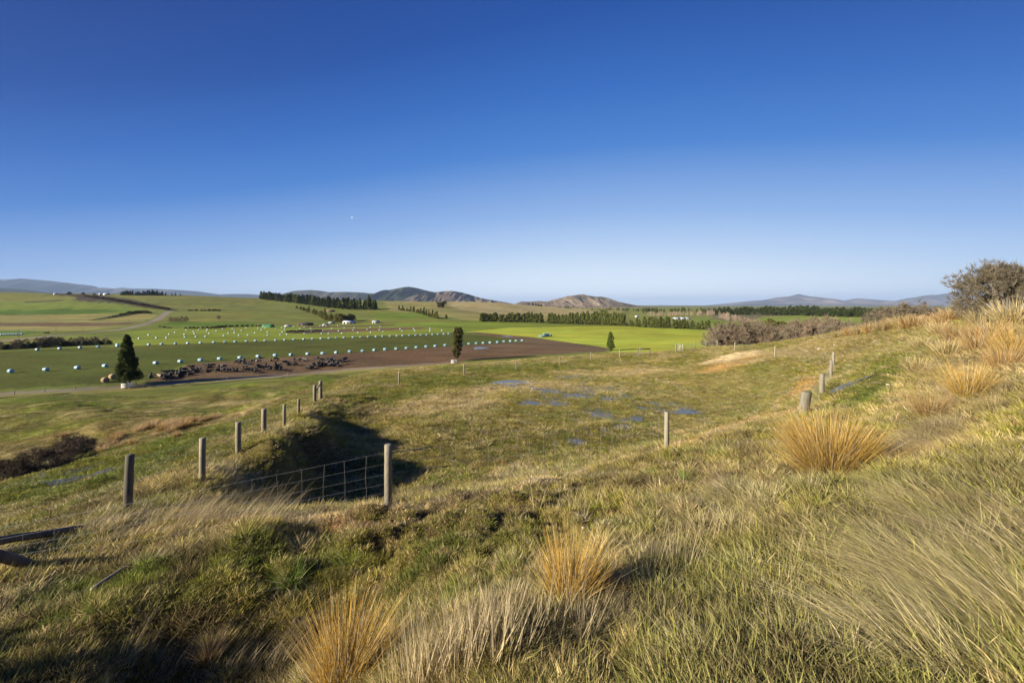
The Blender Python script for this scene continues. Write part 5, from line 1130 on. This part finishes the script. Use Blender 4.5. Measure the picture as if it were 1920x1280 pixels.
# ------------------------------------------------------------------ farm buildings
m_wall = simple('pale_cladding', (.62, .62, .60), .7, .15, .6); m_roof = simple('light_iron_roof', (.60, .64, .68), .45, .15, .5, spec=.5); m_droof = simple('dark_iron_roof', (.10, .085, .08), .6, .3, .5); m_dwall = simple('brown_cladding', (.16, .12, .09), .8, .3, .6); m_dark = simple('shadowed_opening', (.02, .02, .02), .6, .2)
m_tarp = simple('green_cover', (.05, .22, .09), .5, .2, .4)
def shed(px, py, wpx, hpx, dep, label, wm=m_wall, rm=m_roof, rz=0.0, doors=2, cat='shed', name='farm_shed'):
    p = G(px, py, 60); L_ = wpx / F * p.y; h = hpx / F * p.y; hw = h * .62; o = empty(name, p, rz, label=label, cat=cat)
    mb = MB(); mb.add([(-L_/2,-dep/2,-.5),(L_/2,-dep/2,-.5),(L_/2,dep/2,-.5),(-L_/2,dep/2,-.5),(-L_/2,-dep/2,hw),(L_/2,-dep/2,hw),(L_/2,dep/2,hw),(-L_/2,dep/2,hw),(-L_/2,0,h*.97),(L_/2,0,h*.97)],
        [(0,1,5,4),(1,2,6,5),(2,3,7,6),(3,0,4,7)], [(5,6,9),(7,4,8)]); link('wall', mb.mesh('wall', wm), o)
    e = .35; mb = MB(); 
    for s_ in (-1, 1):
        y1, z1 = s_ * (dep / 2 + e), hw - (h - hw) * e / (dep / 2); V = [(-L_/2-e, y1, z1), (L_/2+e, y1, z1), (L_/2+e, 0, h), (-L_/2-e, 0, h)]; V += [(a, b_, c + .12) for a, b_, c in V]
        mb.add(V, [(0,1,2,3),(4,5,6,7),(0,1,5,4),(1,2,6,5),(2,3,7,6),(3,0,4,7)])
    link('roof', mb.mesh('roof', rm), o)
    for i in range(doors):
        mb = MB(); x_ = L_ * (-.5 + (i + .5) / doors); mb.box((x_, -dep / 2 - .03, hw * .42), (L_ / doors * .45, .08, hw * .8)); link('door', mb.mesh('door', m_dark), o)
    return o
shed(655, 606.5, 19, 5.5, 9, 'long low white shed in front of the rounded olive grove', doors=3)
shed(705, 605.5, 10, 4.5, 8, 'small white shed alone in the middle of the valley')
shed(573, 610, 22, 5, 9, 'low dark brown shed left of the white shed', m_dwall, m_droof, doors=3)
shed(610, 610.5, 6, 3, 6, 'tiny pale hut right of the dark brown shed', doors=1)
shed(622, 606.5, 8, 3, 6, 'small grey roofed hut between the dark shed and the grove', m_dwall, m_roof, doors=1)
shed(620, 584.5, 12, 3.5, 8, 'small rust roofed shed below the hill plantation', m_dwall, simple('rust_roof', (.28, .15, .09), .8, .3, 1), doors=1)
shed(1268, 599, 10, 4, 8, 'white shed in the far valley, leftmost of three'); shed(1279, 599, 8, 4, 8, 'white shed in the far valley, middle of three'); shed(1288, 599, 7, 4, 8, 'white shed in the far valley, rightmost of three')
shed(1194, 594.5, 6, 3, 6, 'tiny pale house among trees right of the rounded hill', doors=1)
shed(200, 553, 8, 3.5, 8, 'white roofed house on the left skyline', doors=1, cat='house', name='farm_house'); shed(104, 552.5, 4, 3, 6, 'tiny white house on the left skyline by the plough field', doors=1, cat='house', name='farm_house'); shed(188, 553.5, 3, 4, 4, 'narrow white tank house beside the skyline house', doors=1, cat='house', name='farm_house')
shed(540, 612.5, 8, 3, 5, 'pale low cover at the left end of the dark brown shed', doors=1)
p = G(503, 613.5, 60); L_ = 20 / F * p.y; mb = MB(); n = 14; V = []
for i, x_ in enumerate((-L_ / 2, -L_ / 2 + .5, -L_ / 4, 0, L_ / 4, L_ / 2 - .5, L_ / 2)):
    k = .7 if i in (0, 6) else 1 + .05 * math.sin(i * 2.1)
    for j in range(n): a = math.pi * j / (n - 1); V.append((x_, 2.6 * k * math.cos(a), 2.7 * k * max(math.sin(a), 0) ** .6))
mb.add(V, [(i * n + j, i * n + j + 1, (i + 1) * n + j + 1, (i + 1) * n + j) for i in range(6) for j in range(n - 1)], [])
mb.add([V[j] for j in range(n)], T=[(0, j, j + 1) for j in range(1, n - 1)]); mb.add([V[6 * n + j] for j in range(n)], T=[(0, j + 1, j) for j in range(1, n - 1)])
link('covered_stack', mb.mesh('covered_stack', m_tarp), None, p, label='green covered feed stack left of the dark brown shed', cat='stack')
# stones
m_stone = simple('pale_stone', (.52, .46, .36), .9, .3, 20, bump=.5)
m_clod = simple('brown_clod', (.16, .11, .07), .95, .4, 20, bump=.5)
def stone_mesh(seed):
    g = np.random.default_rng(seed); n, m_ = 10, 6; V = [(0, 0, .5)]
    for i in range(1, m_):
        ph = math.pi * i / m_
        for j in range(n): a = 2 * math.pi * j / n; r_ = .5 * (1 + g.uniform(-.16, .16)); V.append((r_ * 1.25 * math.sin(ph) * math.cos(a), r_ * math.sin(ph) * math.sin(a), r_ * .75 * math.cos(ph)))
    V.append((0, 0, -.35)); Q = [(1 + i * n + j, 1 + i * n + (j + 1) % n, 1 + (i + 1) * n + (j + 1) % n, 1 + (i + 1) * n + j) for i in range(m_ - 2) for j in range(n)]
    e = len(V) - 1; mb = MB(); mb.add(V, Q, [(0, 1 + (j + 1) % n, 1 + j) for j in range(n)] + [(e, 1 + (m_ - 2) * n + j, 1 + (m_ - 2) * n + (j + 1) % n) for j in range(n)]); return mb.mesh('stone', m_stone, True)
SM = [stone_mesh(i) for i in range(4)]
stn = [(1412, 922, 26, 'flat pale rock in the dip below the golden tussock'), (1212, 1000, 9, 'small pale stone in the mossy turf below the dip'), (677, 990, 6, 'tiny cream stone on the red soil'), (650, 1003, 6, 'tiny cream stone low on the red soil'), (712, 985, 5, 'tiny buff stone on the red soil right of centre'), (1093, 990, 8, 'buff stone among the yellow moss'), (620, 978, 5, 'tiny buff stone at the left of the red soil'),
 (1536, 655, 8, 'cream limestone lump on the far ridge slope'), (1565, 647, 5, 'small cream lump above the limestone lump'), (1640, 640, 5, 'cream stone high on the ridge slope'), (1665, 722, 8, 'pale stone in the green dip on the right'), (1586, 770, 8, 'pale stone beside the big golden tussock'), (1690, 838, 14, 'flat buff stone right of the big golden tussock'), (555, 1165, 16, 'brown clod in the dark shaded ground'), (1345, 800, 8, 'dark stone on the orange bank')]
for k, (a, b_, wpx, lb) in enumerate(stn):
    p = G(a, b_); s_ = wpx / F * p.y / 1.2; o = link('stone', SM[k % 4], None, (p.x, p.y, p.z + s_ * .12), random.uniform(0, 6), label=lb, cat='stone'); o.scale = (s_,) * 3
    if 'brown' in lb or 'dark' in lb: o.material_slots[0].link = 'OBJECT'; o.material_slots[0].material = m_clod
# moon: the lit half, high over the plain
mb = MB(); V = [(0, 0, 1)]; n, m_ = 16, 12
for i in range(1, m_):
    for j in range(n): ph = math.pi * i / m_; a = math.pi * j / (n - 1) + math.pi * .62; V.append((math.sin(ph) * math.cos(a), math.sin(ph) * math.sin(a), math.cos(ph)))
V.append((0, 0, -1)); mb.add(V, [(1 + i * n + j, 1 + i * n + j + 1, 1 + (i + 1) * n + j + 1, 1 + (i + 1) * n + j) for i in range(m_ - 2) for j in range(n - 1)])
mm, t = new_mat('moonlit'); e = N(t, 'ShaderNodeEmission'); e.inputs[0].default_value = (.55, .66, .80, 1); e.inputs[1].default_value = .62; o_ = N(t, 'ShaderNodeOutputMaterial'); t.links.new(e.outputs[0], o_.inputs[0])
D_ = 75000; mo = link('moon', mb.mesh('moon', mm, True), None, ((661 - CX) / F * D_, D_, (HY - 408) / F * D_), label='small pale daytime half moon in the open sky', cat='moon'); mo.scale = (230,) * 3
# remove the first bale used only as the source of the copies
COL.objects.unlink(first_bale)
